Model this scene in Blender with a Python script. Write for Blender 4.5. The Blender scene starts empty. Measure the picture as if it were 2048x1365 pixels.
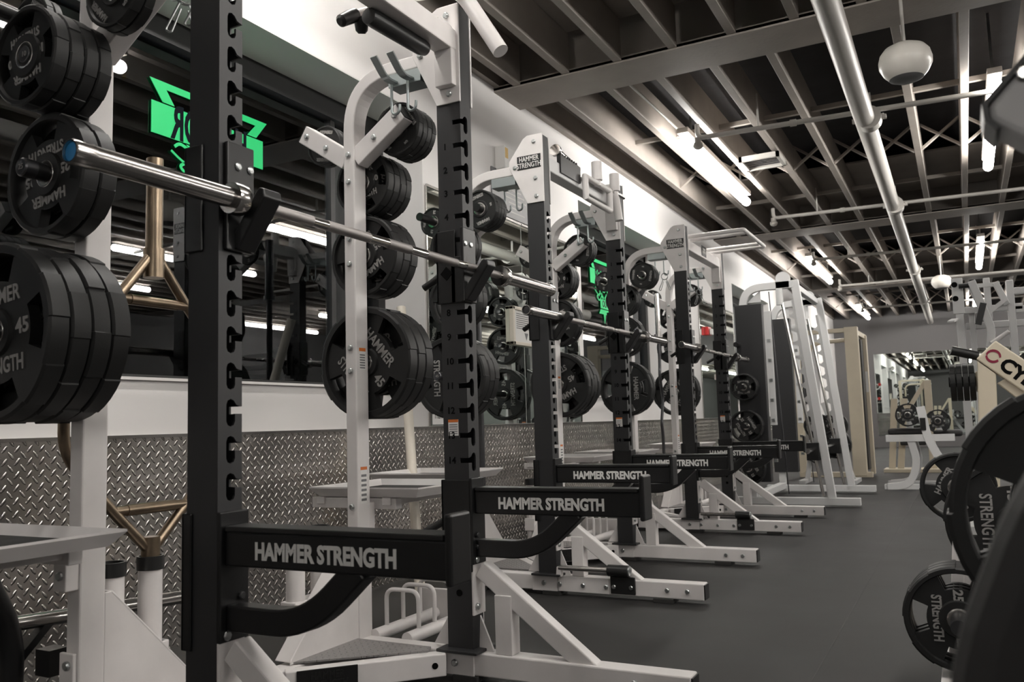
import bpy, bmesh, math, random
from mathutils import Vector, Matrix
R_ = math.radians
sc = bpy.context.scene
COL = sc.collection

# ---------------------------------------------------------------- camera, world, exposure
cd = bpy.data.cameras.new('camera'); cam = bpy.data.objects.new('camera', cd); COL.objects.link(cam)
yaw, pit, rol = R_(27.861), R_(5.610), R_(-1.719)
fw = Vector((-math.sin(yaw)*math.cos(pit), math.cos(yaw)*math.cos(pit), math.sin(pit)))
r0 = Vector((math.cos(yaw), math.sin(yaw), 0)); u0 = r0.cross(fw)
rt = math.cos(rol)*r0+math.sin(rol)*u0; up = -math.sin(rol)*r0+math.cos(rol)*u0
cam.matrix_world = Matrix(((rt.x, up.x, -fw.x, 0), (rt.y, up.y, -fw.y, 0), (rt.z, up.z, -fw.z, .885), (0, 0, 0, 1)))
cd.sensor_width = 36; cd.lens = 1700/2048*36; cd.clip_start = .05; cd.clip_end = 200
cd.dof.use_dof = True; cd.dof.focus_distance = 3.6; cd.dof.aperture_fstop = 6.3
sc.camera = cam
w = bpy.data.worlds.new('night'); sc.world = w; w.use_nodes = True
w.node_tree.nodes['Background'].inputs[0].default_value = (.02, .03, .05, 1)
w.node_tree.nodes['Background'].inputs[1].default_value = .25
sc.view_settings.view_transform = 'Standard'; sc.view_settings.look = 'None'
sc.view_settings.exposure = 1.6; sc.view_settings.gamma = 1
TUBE = 17.0   # radiance of the fluorescent tubes

# ---------------------------------------------------------------- materials
def nodes(name):
    m = bpy.data.materials.new(name); m.use_nodes = True
    nt = m.node_tree; return m, nt, nt.nodes['Principled BSDF']
def N(nt, t, **kw):
    n = nt.nodes.new(t)
    for k, v in kw.items(): setattr(n, k, v)
    return n
def mat(name, col, rough=.5, metal=0, bump=0, bscale=200, var=0, vscale=6, spec=.5, coat=0):
    m, nt, b = nodes(name)
    b.inputs['Base Color'].default_value = (*col, 1); b.inputs['Roughness'].default_value = rough
    b.inputs['Metallic'].default_value = metal; b.inputs['Specular IOR Level'].default_value = spec
    if coat: b.inputs['Coat Weight'].default_value = coat; b.inputs['Coat Roughness'].default_value = .15
    tc = N(nt, 'ShaderNodeTexCoord')
    if var:
        t = N(nt, 'ShaderNodeTexNoise'); t.inputs['Scale'].default_value = vscale; t.inputs['Detail'].default_value = 6
        nt.links.new(tc.outputs['Object'], t.inputs['Vector'])
        r = N(nt, 'ShaderNodeMapRange'); r.inputs[1].default_value = .3; r.inputs[2].default_value = .7
        r.inputs[3].default_value = 1-var; r.inputs[4].default_value = 1+var*.4
        nt.links.new(t.outputs['Fac'], r.inputs[0])
        x = N(nt, 'ShaderNodeMix', data_type='RGBA', blend_type='MULTIPLY'); x.inputs[0].default_value = 1
        x.inputs[6].default_value = (*col, 1); nt.links.new(r.outputs[0], x.inputs[7])
        nt.links.new(x.outputs[2], b.inputs['Base Color'])
    if bump:
        t = N(nt, 'ShaderNodeTexNoise'); t.inputs['Scale'].default_value = bscale; t.inputs['Detail'].default_value = 3
        nt.links.new(tc.outputs['Object'], t.inputs['Vector'])
        p = N(nt, 'ShaderNodeBump'); p.inputs['Strength'].default_value = bump; p.inputs['Distance'].default_value = .004
        nt.links.new(t.outputs['Fac'], p.inputs['Height']); nt.links.new(p.outputs[0], b.inputs['Normal'])
    return m
def math_(nt, op, a, b=None, c=None):
    n = N(nt, 'ShaderNodeMath', operation=op)
    for i, v in enumerate((a, b, c)):
        if v is None: continue
        if isinstance(v, (int, float)): n.inputs[i].default_value = v
        else: nt.links.new(v, n.inputs[i])
    return n.outputs[0]
def diamond(name, ax, pitch, col, rough, metal):
    """embossed tread plate: two interleaved lattices of slanted lugs, in object coordinates"""
    m, nt, b = nodes(name)
    tc = N(nt, 'ShaderNodeTexCoord'); s = N(nt, 'ShaderNodeSeparateXYZ'); nt.links.new(tc.outputs['Object'], s.inputs[0])
    U, V = s.outputs[ax[0]], s.outputs[ax[1]]
    def lug(off, sg):
        u = math_(nt, 'SUBTRACT', math_(nt, 'FRACT', math_(nt, 'ADD', math_(nt, 'DIVIDE', U, pitch), off+100)), .5)
        v = math_(nt, 'SUBTRACT', math_(nt, 'FRACT', math_(nt, 'ADD', math_(nt, 'DIVIDE', V, pitch), off+100)), .5)
        a = math_(nt, 'ADD', math_(nt, 'MULTIPLY', u, .6), math_(nt, 'MULTIPLY', v, .8*sg))
        c = math_(nt, 'SUBTRACT', math_(nt, 'MULTIPLY', v, .6), math_(nt, 'MULTIPLY', u, .8*sg))
        d = math_(nt, 'ADD', math_(nt, 'POWER', math_(nt, 'DIVIDE', math_(nt, 'ABSOLUTE', a), .37), 2),
                  math_(nt, 'POWER', math_(nt, 'DIVIDE', math_(nt, 'ABSOLUTE', c), .125), 2))
        return math_(nt, 'MAXIMUM', math_(nt, 'SUBTRACT', 1, d), 0)
    h = math_(nt, 'SQRT', math_(nt, 'MAXIMUM', lug(0, 1), lug(.5, -1)))
    nz = N(nt, 'ShaderNodeTexNoise'); nz.inputs['Scale'].default_value = 1.6; nz.inputs['Detail'].default_value = 2
    nt.links.new(tc.outputs['Object'], nz.inputs['Vector'])
    p0 = N(nt, 'ShaderNodeBump'); p0.inputs['Strength'].default_value = .22; p0.inputs['Distance'].default_value = .05
    nt.links.new(nz.outputs['Fac'], p0.inputs['Height'])
    p = N(nt, 'ShaderNodeBump'); p.inputs['Strength'].default_value = 1; p.inputs['Distance'].default_value = .0042
    nt.links.new(h, p.inputs['Height']); nt.links.new(p0.outputs[0], p.inputs['Normal'])
    nt.links.new(p.outputs[0], b.inputs['Normal'])
    b.inputs['Base Color'].default_value = (*col, 1); b.inputs['Metallic'].default_value = metal; b.inputs['Roughness'].default_value = rough
    return m
def emit(name, col, s):
    m, nt, b = nodes(name); b.inputs['Base Color'].default_value = (.8, .8, .8, 1)
    b.inputs['Emission Color'].default_value = (*col, 1); b.inputs['Emission Strength'].default_value = s
    return m
def glass(name):
    m, nt, b = nodes(name)
    f = N(nt, 'ShaderNodeFresnel'); f.inputs[0].default_value = 1.95
    t = N(nt, 'ShaderNodeBsdfTransparent'); t.inputs[0].default_value = (.8, .84, .86, 1)
    g = N(nt, 'ShaderNodeBsdfGlossy'); g.inputs['Roughness'].default_value = .004; g.inputs[0].default_value = (.95, .98, 1, 1)
    x = N(nt, 'ShaderNodeMixShader'); nt.links.new(f.outputs[0], x.inputs[0])
    nt.links.new(t.outputs[0], x.inputs[1]); nt.links.new(g.outputs[0], x.inputs[2])
    nt.links.new(x.outputs[0], nt.nodes['Material Output'].inputs[0]); return m
def brick():
    m, nt, b = nodes('red_brick')
    tc = N(nt, 'ShaderNodeTexCoord'); mp = N(nt, 'ShaderNodeMapping'); mp.inputs['Rotation'].default_value = (R_(90), 0, R_(90))
    nt.links.new(tc.outputs['Object'], mp.inputs[0])
    t = N(nt, 'ShaderNodeTexBrick'); t.inputs['Color1'].default_value = (.3, .13, .1, 1); t.inputs['Color2'].default_value = (.24, .1, .08, 1)
    t.inputs['Mortar'].default_value = (.45, .4, .37, 1); t.inputs['Scale'].default_value = 4.6
    nt.links.new(mp.outputs[0], t.inputs[0]); nt.links.new(t.outputs[0], b.inputs['Base Color']); b.inputs['Roughness'].default_value = .9
    return m
def floor_mat():
    m, nt, b = nodes('rubber_floor')
    tc = N(nt, 'ShaderNodeTexCoord')
    t = N(nt, 'ShaderNodeTexNoise'); t.inputs['Scale'].default_value = 260; t.inputs['Detail'].default_value = 2
    t2 = N(nt, 'ShaderNodeTexNoise'); t2.inputs['Scale'].default_value = 2.2; t2.inputs['Detail'].default_value = 8; t2.inputs['Roughness'].default_value = .65
    for q in (t, t2): nt.links.new(tc.outputs['Object'], q.inputs['Vector'])
    r = N(nt, 'ShaderNodeValToRGB'); r.color_ramp.elements[0].position = .32; r.color_ramp.elements[0].color = (.011, .0105, .0105, 1)
    r.color_ramp.elements[1].position = .75; r.color_ramp.elements[1].color = (.03, .028, .0275, 1)
    nt.links.new(t2.outputs['Fac'], r.inputs[0]); nt.links.new(r.outputs[0], b.inputs['Base Color'])
    rr = N(nt, 'ShaderNodeMapRange'); rr.inputs[3].default_value = .5; rr.inputs[4].default_value = .75
    nt.links.new(t2.outputs['Fac'], rr.inputs[0]); nt.links.new(rr.outputs[0], b.inputs['Roughness'])
    s = N(nt, 'ShaderNodeSeparateXYZ'); nt.links.new(tc.outputs['Object'], s.inputs[0])
    # seams of the 1.22 m rubber rolls, running down the room
    u = math_(nt, 'ABSOLUTE', math_(nt, 'SUBTRACT', math_(nt, 'FRACT', math_(nt, 'DIVIDE', math_(nt, 'ADD', s.outputs[0], 20.65), 1.22)), .5))
    sm = math_(nt, 'MINIMUM', math_(nt, 'MULTIPLY', u, 300), 1)
    h = math_(nt, 'ADD', math_(nt, 'MULTIPLY', t.outputs['Fac'], .25), sm)
    p = N(nt, 'ShaderNodeBump'); p.inputs['Strength'].default_value = .5; p.inputs['Distance'].default_value = .002
    nt.links.new(h, p.inputs['Height']); nt.links.new(p.outputs[0], b.inputs['Normal'])
    return m
WHITE = mat('white_powder_coat', (.71, .68, .67), .38, var=.07, vscale=9, bump=.02, bscale=120)
BLACKP = mat('black_powder_coat', (.022, .022, .0235), .45, bump=.12, bscale=700)
BLACKS = mat('black_satin_steel', (.009, .009, .0095), .32, bump=.05, bscale=400)
RUBBER = mat('plate_rubber', (.0135, .0135, .0135), .48, bump=.1, bscale=500, spec=.4)
LETTER = mat('plate_lettering', (.3, .29, .28), .5)
SILVER = mat('silver_print', (.72, .71, .69), .4)
NUMB = mat('black_number', (.002, .002, .002), .7, spec=.1)
CHROME = mat('chrome', (.62, .6, .58), .16, 1)
STEEL = mat('bright_steel', (.42, .405, .39), .2, 1)
KNURL = mat('knurled_steel', (.36, .34, .33), .42, 1, bump=.3, bscale=900)
BRASS = mat('worn_brass_steel', (.27, .21, .15), .34, 1, var=.25, vscale=20)
ZINC = mat('zinc_bolt', (.5, .52, .52), .3, 1)
HOOKM = mat('zinc_hook', (.38, .42, .42), .38, .75)
PLAST = mat('black_plastic', (.014, .014, .014), .35)
MATT = mat('black_mat', (.025, .024, .023), .8, bump=.2, bscale=150)
DARKST = mat('dark_steel', (.1, .1, .105), .35, .9)
WALL = mat('white_wall_paint', (.7, .68, .67), .6, bump=.08, bscale=60, var=.03, vscale=3)
GREYW = mat('grey_wall_paint', (.135, .13, .13), .6, bump=.06, bscale=60)
SOFF = mat('soffit_paint', (.6, .62, .58), .6)
JOIST = mat('joist_paint', (.315, .28, .25), .55, bump=.25, bscale=40, var=.12, vscale=4)
DECK = mat('dark_ceiling_deck', (.016, .015, .017), .75, bump=.5, bscale=9, var=.4, vscale=5)
PIPE = mat('pipe_paint', (.5, .48, .45), .35)
FRAME = mat('dark_window_frame', (.018, .018, .018), .4)
GREEN = mat('green_vinyl', (0.0, .45, .13), .5)
DARKG = mat('dark_glass_gap', (.006, .008, .012), .1)
MIRROR = mat('mirror_silver', (.78, .84, .81), .003, 1)
PAPER = mat('paper_white', (.75, .74, .72), .6)
GREYS = mat('grey_board', (.16, .16, .165), .5)
BEIGE = mat('beige_powder_coat', (.62, .55, .43), .4, var=.06)
CRIM = mat('crimson_print', (.22, .012, .04), .5)
ORANGE = mat('orange_label', (.6, .16, .03), .5)
BLUE = mat('blue_cap', (.02, .22, .5), .4)
RED = mat('red_plastic', (.6, .02, .02), .35)
BALL = mat('white_globe', (.72, .69, .64), .3)
PVC = mat('white_plastic', (.75, .69, .6), .4)
VINYL = mat('black_vinyl', (.018, .017, .017), .55, bump=.1, bscale=350)
LGREY = mat('light_grey_coat', (.6, .6, .6), .38)
GOLD = mat('brass_sprinkler', (.45, .33, .12), .3, 1)
LIT = emit('fluorescent_tube', (1, .97, .92), TUBE)
GLASS = glass('window_glass')
BRICK = brick()
FLOOR = floor_mat()
TREAD = diamond('diamond_plate_steel', (1, 2), .046, (.6, .57, .54), .21, 1)
TREADK = diamond('diamond_step', (0, 1), .03, (.26, .25, .245), .45, .3)

# ---------------------------------------------------------------- mesh builder
def frame_from(d, side=None):
    d = d.normalized()
    if side is None:
        side = Vector((0, 0, 1)).cross(d)
        if side.length < 1e-4: side = Vector((1, 0, 0))
    side = (side-d*side.dot(d)).normalized()
    return d, side, d.cross(side)
def fillet(pts, r, n=6):
    pts = [Vector(p) for p in pts]; out = [pts[0]]
    for a, b, c in zip(pts, pts[1:], pts[2:]):
        d1, d2 = (a-b), (c-b); l = min(r, d1.length*.49, d2.length*.49); d1.normalize(); d2.normalize()
        p, q = b+d1*l, b+d2*l
        for i in range(n+1):
            t = i/n; out.append(p*(1-t)**2+b*2*t*(1-t)+q*t*t)
    out.append(pts[-1]); return out
class MB:
    def __init__(s): s.bm = bmesh.new()
    def box(s, c, d, rot=None):
        m = Matrix.Translation(c) @ (rot.to_4x4() if rot else Matrix()) @ Matrix.Diagonal((*d, 1))
        bmesh.ops.create_cube(s.bm, size=1, matrix=m); return s
    def box2(s, a, b):
        a, b = Vector(a), Vector(b); return s.box((a+b)/2, [abs(x) for x in (b-a)])
    def sweep(s, pts, prof, side=None, smooth=False, caps=True, closed=False):
        pts = [Vector(p) for p in pts]; n = len(pts); rings = []; sd = side
        for i, p in enumerate(pts):
            if closed: a, b = (p-pts[i-1]), (pts[(i+1) % n]-p)
            else: a = p-pts[i-1] if i else pts[1]-p; b = pts[i+1]-p if i < n-1 else a
            a = a.normalized(); b = b.normalized(); d = (a+b)
            if d.length < 1e-6: d = a
            d.normalize(); k = 1/max(.35, d.dot(a))
            d, sx, sy = frame_from(d, sd)
            if side is None: sd = sx; 
            kk = k if side is not None else 1
            rings.append([s.bm.verts.new(p+sx*u+sy*(v*kk)) for u, v in prof])
        m = len(prof); fs = []
        for i in range(n if closed else n-1):
            A, B = rings[i], rings[(i+1) % n]
            for j in range(m): fs.append(s.bm.faces.new((A[j], A[(j+1) % m], B[(j+1) % m], B[j])))
        if smooth:
            for f in fs: f.smooth = True
        if caps and not closed:
            s.bm.faces.new(rings[0][::-1]); s.bm.faces.new(rings[-1])
        return s
    def beam(s, p, q, w_, h, side=None):
        return s.sweep([p, q], [(-w_/2, -h/2), (w_/2, -h/2), (w_/2, h/2), (-w_/2, h/2)], side)
    def path(s, pts, w_, h, side):
        return s.sweep(pts, [(-w_/2, -h/2), (w_/2, -h/2), (w_/2, h/2), (-w_/2, h/2)], Vector(side))
    def tube(s, pts, r, seg=14, closed=False):
        return s.sweep(pts, [(r*math.cos(2*math.pi*i/seg), r*math.sin(2*math.pi*i/seg)) for i in range(seg)], None, True, True, closed)
    def cyl(s, p, q, r, seg=18): return s.tube([p, q], r, seg)
    def lathe(s, prof, o, d, seg=28):
        d, sx, sy = frame_from(Vector(d)); o = Vector(o); rings = []
        for r, h in prof:
            if r < 1e-6: rings.append([s.bm.verts.new(o+d*h)])
            else: rings.append([s.bm.verts.new(o+d*h+(sx*math.cos(2*math.pi*i/seg)+sy*math.sin(2*math.pi*i/seg))*r) for i in range(seg)])
        for A, B in zip(rings, rings[1:]):
            for j in range(seg):
                v = [A[j % len(A)], A[(j+1) % len(A)], B[(j+1) % len(B)], B[j % len(B)]]
                u = []
                for q in v:
                    if q not in u: u.append(q)
                if len(u) > 2: s.bm.faces.new(u).smooth = True
        for rg, rev in ((rings[0], True), (rings[-1], False)):
            if len(rg) > 1: s.bm.faces.new(rg[::-1] if rev else rg)
        return s
    def prism(s, poly, plane, a, b):
        f = {'xz': lambda u, v, t: (u, t, v), 'yz': lambda u, v, t: (t, u, v), 'xy': lambda u, v, t: (u, v, t)}[plane]
        A = [s.bm.verts.new(f(u, v, a)) for u, v in poly]; B = [s.bm.verts.new(f(u, v, b)) for u, v in poly]
        s.bm.faces.new(A); s.bm.faces.new(B); n = len(poly)
        for i in range(n): s.bm.faces.new((A[i], B[i], B[(i+1) % n], A[(i+1) % n]))
        return s
    def sphere(s, c, r, sc_=(1, 1, 1), u=28, v=18):
        r_ = bmesh.ops.create_uvsphere(s.bm, u_segments=u, v_segments=v, radius=r, matrix=Matrix.Translation(c) @ Matrix.Diagonal((*sc_, 1)))
        for vv in r_['verts']:
            for f in vv.link_faces: f.smooth = True
        return s
    def bolt(s, p, d, r=.011, h=.009): return s.lathe([(r, 0), (r, h*.7), (r*.75, h), (0, h)], p, d, 8)
    def mesh(s, name, m):
        bmesh.ops.recalc_face_normals(s.bm, faces=s.bm.faces[:])
        me = bpy.data.meshes.new(name); s.bm.to_mesh(me); s.bm.free()
        if any(p.use_smooth for p in me.polygons): me.set_sharp_from_angle(angle=R_(38))
        if m: me.materials.append(m)
        return me
    def build(s, name, m, parent=None, bevel=0, loc=None, label=None):
        return put(name, s.mesh(name, m), parent, bevel, loc, label)
def put(name, me, parent=None, bevel=0, loc=None, label=None):
    o = bpy.data.objects.new(name, me); COL.objects.link(o)
    if parent: o.parent = parent
    if loc: o.location = loc
    if label: o['label'] = label
    if bevel:
        b = o.modifiers.new('bevel', 'BEVEL'); b.width = bevel; b.segments = 2; b.limit_method = 'ANGLE'; b.angle_limit = R_(40)
    return o
def tag(o, label, cat, group=None):
    o['label'] = label; o['category'] = cat
    if group: o['group'] = group
    return o
def thing(name, label, cat, loc=(0, 0, 0), rz=0, group=None):
    o = bpy.data.objects.new(name, None); COL.objects.link(o); o.empty_display_size = .1
    o.location = loc; o.rotation_euler = (0, 0, rz); return tag(o, label, cat, group)
def struct(o): o['kind'] = 'structure'; return o
_txt = {}
def text(s, size, ext=.0012, bold=.0, sx=1.0, align='CENTER', sp=1.0):
    k = (s, size, ext, bold, sx, align, sp)
    if k not in _txt:
        c = bpy.data.curves.new('t', 'FONT'); c.body = s; c.size = size; c.extrude = ext; c.offset = bold
        c.align_x = align; c.align_y = 'CENTER'; c.space_line = sp; c.resolution_u = 3
        o = bpy.data.objects.new('t', c); COL.objects.link(o)
        dg = bpy.context.evaluated_depsgraph_get(); me = bpy.data.meshes.new_from_object(o.evaluated_get(dg))
        bpy.data.objects.remove(o); me.transform(Matrix.Diagonal((sx, 1, 1, 1)))
        _txt[k] = me
    return _txt[k].copy()
FRONT = Matrix.Rotation(R_(90), 4, 'X')      # text lying in xz, read from -y
def text_at(me, loc, rot=None, sc_=1):
    me.transform(Matrix.Translation(loc) @ (rot or FRONT)); return me
def merge(name, meshes, m):
    bm = bmesh.new()
    for x in meshes: bm.from_mesh(x)
    me = bpy.data.meshes.new(name); bm.to_mesh(me); bm.free(); me.materials.append(m); return me

# ---------------------------------------------------------------- room shell
X0, X1, Y0, Y1, ZC = -3.0, 8.4, -9.5, 24.3, 3.95
struct(MB().box2((X0-.05, Y0, -.1), (X1, Y1, 0)).build('floor', FLOOR))
struct(MB().box2((X0-.5, Y0-.2, ZC), (X1+.2, Y1+.2, ZC+.1)).build('ceiling', DECK))
WINS = [(-7.0, -4.2), (-1.4, 1.2), (1.65, 4.5), (7.05, 9.8), (12.86, 15.6), (18.4, 21.2)]
ZS, ZH = 1.113, 2.925
wb = MB(); ys = [Y0]+[v for a in WINS for v in a]+[Y1]
for a, b in zip(ys[::2], ys[1::2]): wb.box2((X0-.45, a, 0), (X0, b, 3.97))
for a, b in WINS:
    wb.box2((X0-.45, a, 0), (X0, b, ZS)); wb.box2((X0-.45, a, ZH), (X0, b, 3.97))
struct(wb.build('wall_left', WALL))
so = MB()
for a, b in WINS: so.box2((X0-.32, a, ZH-.006), (X0-.001, b, ZH))
struct(so.build('trim_1', SOFF))
struct(MB().box2((X0, Y1, 0), (X1, Y1+.1, 3.97)).build('wall_back', GREYW))
struct(MB().box2((X1, Y0, 0), (X1+.1, Y1, 3.97)).build('wall_right', GREYW))
struct(MB().box2((X0, Y0-.1, 0), (X1, Y0, 3.97)).build('wall_front', GREYW))
struct(MB().box2((X0, Y0, .0), (X0+.012, Y1, .875)).build('trim_2', TREAD))
struct(MB().box2((X0, Y0, .875), (X0+.02, Y1, .888)).build('trim_3', STEEL))
for i, (a, b) in enumerate(WINS):
    xf = X0-.36
    f = MB()
    f.box2((xf-.04, a, ZH-.13), (xf+.05, b, ZH)); f.box2((xf-.04, a, ZS), (xf+.05, b, ZS+.05))
    f.box2((xf-.04, a, ZS), (xf+.05, a+.07, ZH)); f.box2((xf-.04, b-.07, ZS), (xf+.05, b, ZH))
    ym = a+(b-a)*.832
    f.box2((xf-.02, ym-.02, ZS), (xf+.02, ym+.02, ZH))
    fo = struct(f.build(f'window_{i+1}', FRAME))
    MB().box2((xf-.006, a+.06, ZS+.04), (xf+.0, b-.06, ZH-.12)).build('pane', GLASS, fo)
    struct(MB().box2((X0-.33, a+.001, ZS), (X0+.018, b-.001, ZS+.012)).build(f'trim_{i+10}', WALL))
for i, (ya, yb) in enumerate(((9.95, 10.9), (4.7, 6.9))):
    tag(MB().box2((-3.95, ya-1.3 if i == 0 else ya, 0), (-3.75, yb, 3.5)).build('brick_pier', BRICK),
        ('red brick pier outside beyond the second window', 'red brick pier outside beside the first window')[i], 'pier')
# joists, girders, bracing
G = [(5.50, 5.93), (11.92, 12.36), (18.1, 18.55)]
ZJ = 3.42
def girder(a, b):
    m = MB().box2((X0, a, ZJ-.012), (X1, b, ZJ+.02)); m.box2((X0, (a+b)/2-.02, ZJ), (X1, (a+b)/2+.02, ZC))
    m.box2((X0, a, ZJ+.0), (X1, a+.012, ZJ+.03)); return struct(m.build('ceiling_girder', JOIST))
for a, b in G: girder(a, b)
bays = [(Y0, 5.5, -2.80), (5.93, 11.92, -2.64), (12.36, 18.1, -2.62), (18.55, Y1, -2.6)]
rnd = random.Random(4)
for bi, (a, b, x) in enumerate(bays):
    xs = []
    while x < X1-.1:
        struct(MB().box2((x-.03, a, ZJ), (x+.03, b, ZJ+.3)).build('ceiling_joist', JOIST, bevel=.004)); xs.append(x); x += .402
    for yy, flat in ((a+(b-a)*.28, 1), (a+(b-a)*.52, 0), (a+(b-a)*.78, 1)):
        for p, q in zip(xs, xs[1:]):
            if p > 4.2: break
            m = MB()
            if flat: m.box2((p+.03, yy-.02, ZJ+.1), (q-.03, yy+.02, ZJ+.14))
            else:
                m.beam((p+.03, yy, ZJ+.02), (q-.03, yy, ZJ+.28), .05, .02, Vector((0, 1, 0)))
                m.beam((p+.03, yy+.045, ZJ+.28), (q-.03, yy+.045, ZJ+.02), .05, .02, Vector((0, 1, 0)))
            struct(m.build('joist_bridging', JOIST))
struct(MB().box2((X0, Y0, ZJ+.03), (X0+.05, Y1, ZJ+.24)).build('trim_4', JOIST))
# ceiling boards across some bays (the pale infill behind the joists near the girders)
for a, b in ((4.5, 5.5), (10.2, 11.92), (16.6, 18.1)):
    struct(MB().box2((X0, a, ZJ+.31), (X1, b, ZJ+.33)).build('ceiling_board', JOIST))

# ---------------------------------------------------------------- lamps
def tube_light(x, y0, y1, label):
    t = thing('tube_light', label, 'light', (x, y0, 3.29), group='fluorescent tube lights')
    L = y1-y0
    MB().box2((-.05, .02, .075), (.05, L-.02, .125)).build('housing', JOIST, t, .006)
    b = MB(); 
    for yy in (.3, L-.3): b.cyl((0, yy, .0), (0, yy, .09), .012, 8); b.beam((0, yy, .12), (0, yy, .13 if y0 < 5 else .66), .02, .008)
    b.build('bracket', ZINC, t)
    r = .045; n = 7
    pr = [(r*math.sin(i/n*math.pi/2), r-r*math.cos(i/n*math.pi/2)) for i in range(n+1)]
    pr = pr+[(q, L-h) for q, h in pr[::-1]]
    MB().lathe(pr, (0, 0, 0), (0, 1, 0), 20).build('tube', LIT, t)
    return t
names = {-2.0: 'in the row along the window wall', .37: 'in the row over the aisle', 2.74: 'in the third row from the window wall', 5.1: 'in the fourth row from the window wall', 7.3: 'in the row beside the right wall'}
yn = {-6.55: 'added behind the viewer', 1.1: 'above the nearest rack', 7.05: 'past the first girder', 13.75: 'past the second girder', 20.6: 'near the back wall'}  # row behind the viewer is unseen, added to light the faces turned to it
for x, a in names.items():
    for y, c in yn.items():
        if x > 7 and y < 5: continue
        tube_light(x, y, y+2.5, f'white fluorescent tube light {c}, {a}')

# ceiling services
pm = thing('sprinkler_main', 'thick grey sprinkler pipe running down the room under the joists', 'pipe', (-.5, 0, 3.2))
MB().cyl((.06, Y0, 0), (-.14, Y1, 0), .075, 24).build('pipe', PIPE, pm)
for yy in (7.1, 10.3, 15.2, 19.5):
    MB().cyl((-.0-.008*yy+.05, yy-.06, 0), (-.0-.008*yy+.05, yy+.06, 0), .092, 24).build('coupling', PIPE, pm)
    m = MB(); xx = .05-.008*yy
    for s in (-1, 1): m.box((xx+s*.1, yy, 0), (.05, .04, .03))
    m.bolt((xx+.1, yy, .02), (0, 0, 1)); m.build('clamp', PIPE, pm)
    MB().beam((xx, yy+.1, .07), (xx, yy+.1, .25), .03, .006).build('hanger', PIPE, pm)
for i, (yy, xa) in enumerate(((7.0, -1.85), (10.4, -1.88), (13.6, -1.9), (16.7, -1.9), (20.6, -1.9))):
    b = thing('sprinkler_branch', ('sprinkler branch pipe ending at the first window row tube light', 'sprinkler branch pipe just before the second girder', 'sprinkler branch pipe ending at the second window row tube light',
              'sprinkler branch pipe just before the third girder', 'sprinkler branch pipe nearest the back wall')[i], 'pipe', (xa, yy, 3.27))
    MB().tube(fillet([(0, 0, .12), (0, 0, 0), (5.6, .45, 0)], .05, 4), .021, 12).build('pipe', PIPE, b)
    MB().cyl((.75, .06, 0), (.8, .064, 0), .029, 12).build('coupling', PIPE, b)
    m = MB().cyl((.0, 0, .0), (0, 0, -.05), .03, 12); m.sphere((0, 0, -.065), .045, (1, 1, .8), 14, 10); m.build('sprinkler_head', PIPE, b)
    MB().cyl((.5, .04, 0), (.5, .04, .3), .008, 8).build('hanger_rod', PIPE, b)
for i, (x, y, z, yr) in enumerate(((-.17, 5.5, 2.98, 5.72), (-.2, 15.4, 2.98, 15.4))):
    t = thing('globe_speaker', ('larger white globe hanging near the first girder', 'smaller white globe hanging far down the room')[i], 'speaker', (x, y, z))
    MB().lathe([(.0, -.105), (.06, -.104), (.095, -.092), (.125, -.06), (.148, -.015), (.15, .02), (.14, .06), (.115, .092), (.07, .115), (0, .125)], (0, 0, 0), (0, 0, 1), 36).build('shell', BALL, t)
    MB().lathe([(0, -.108), (.07, -.106), (.096, -.094), (.09, -.09), (0, -.09)], (0, 0, 0), (0, 0, 1), 36).build('grille', GREYS, t)
    MB().cyl((0, 0, .11), (0, 0, .45), .01, 10).build('stem', PIPE, t)
t = thing('air_diffuser', 'square white framed air vent beside the first window row tube light', 'vent', (-1.58, 8.35, 3.35))
m = MB()
for a, b in (((-.19, -.19), (.19, -.16)), ((-.19, .16), (.19, .19)), ((-.19, -.19), (-.16, .19)), ((.16, -.19), (.19, .19))): m.box2((*a, 0), (*b, .05))
m.build('frame', PIPE, t)
m = MB()
for k in range(6): m.box((0, -.13+k*.052, .03), (.32, .035, .004), Matrix.Rotation(R_(30), 3, 'X'))
m.build('louvre', GREYS, t)
t = thing('brass_sprinkler', 'small brass sprinkler head under a joist above the aisle', 'sprinkler', (-1.83, 3.72, 3.36))
MB().cyl((0, 0, .06), (0, 0, 0), .012, 10).build('body', GOLD, t); MB().lathe([(0, -.05), (.02, -.05), (.02, -.046), (0, -.045)], (0, 0, 0), (0, 0, 1), 14).build('deflector', GOLD, t)
m = MB()
for s in (-1, 1): m.tube([(0, 0, 0), (.014*s, 0, -.02), (0, 0, -.046)], .003, 6)
m.build('arm', GOLD, t)
t = tag(MB().tube(fillet([(-2.1, 5.95, 3.95), (-2.1, 5.95, 3.46), (-2.08, 7.2, 3.46)], .12, 8), .011, 10).build('conduit', PIPE), 'thin grey conduit bending down to the first window row tube light', 'conduit')

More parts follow.
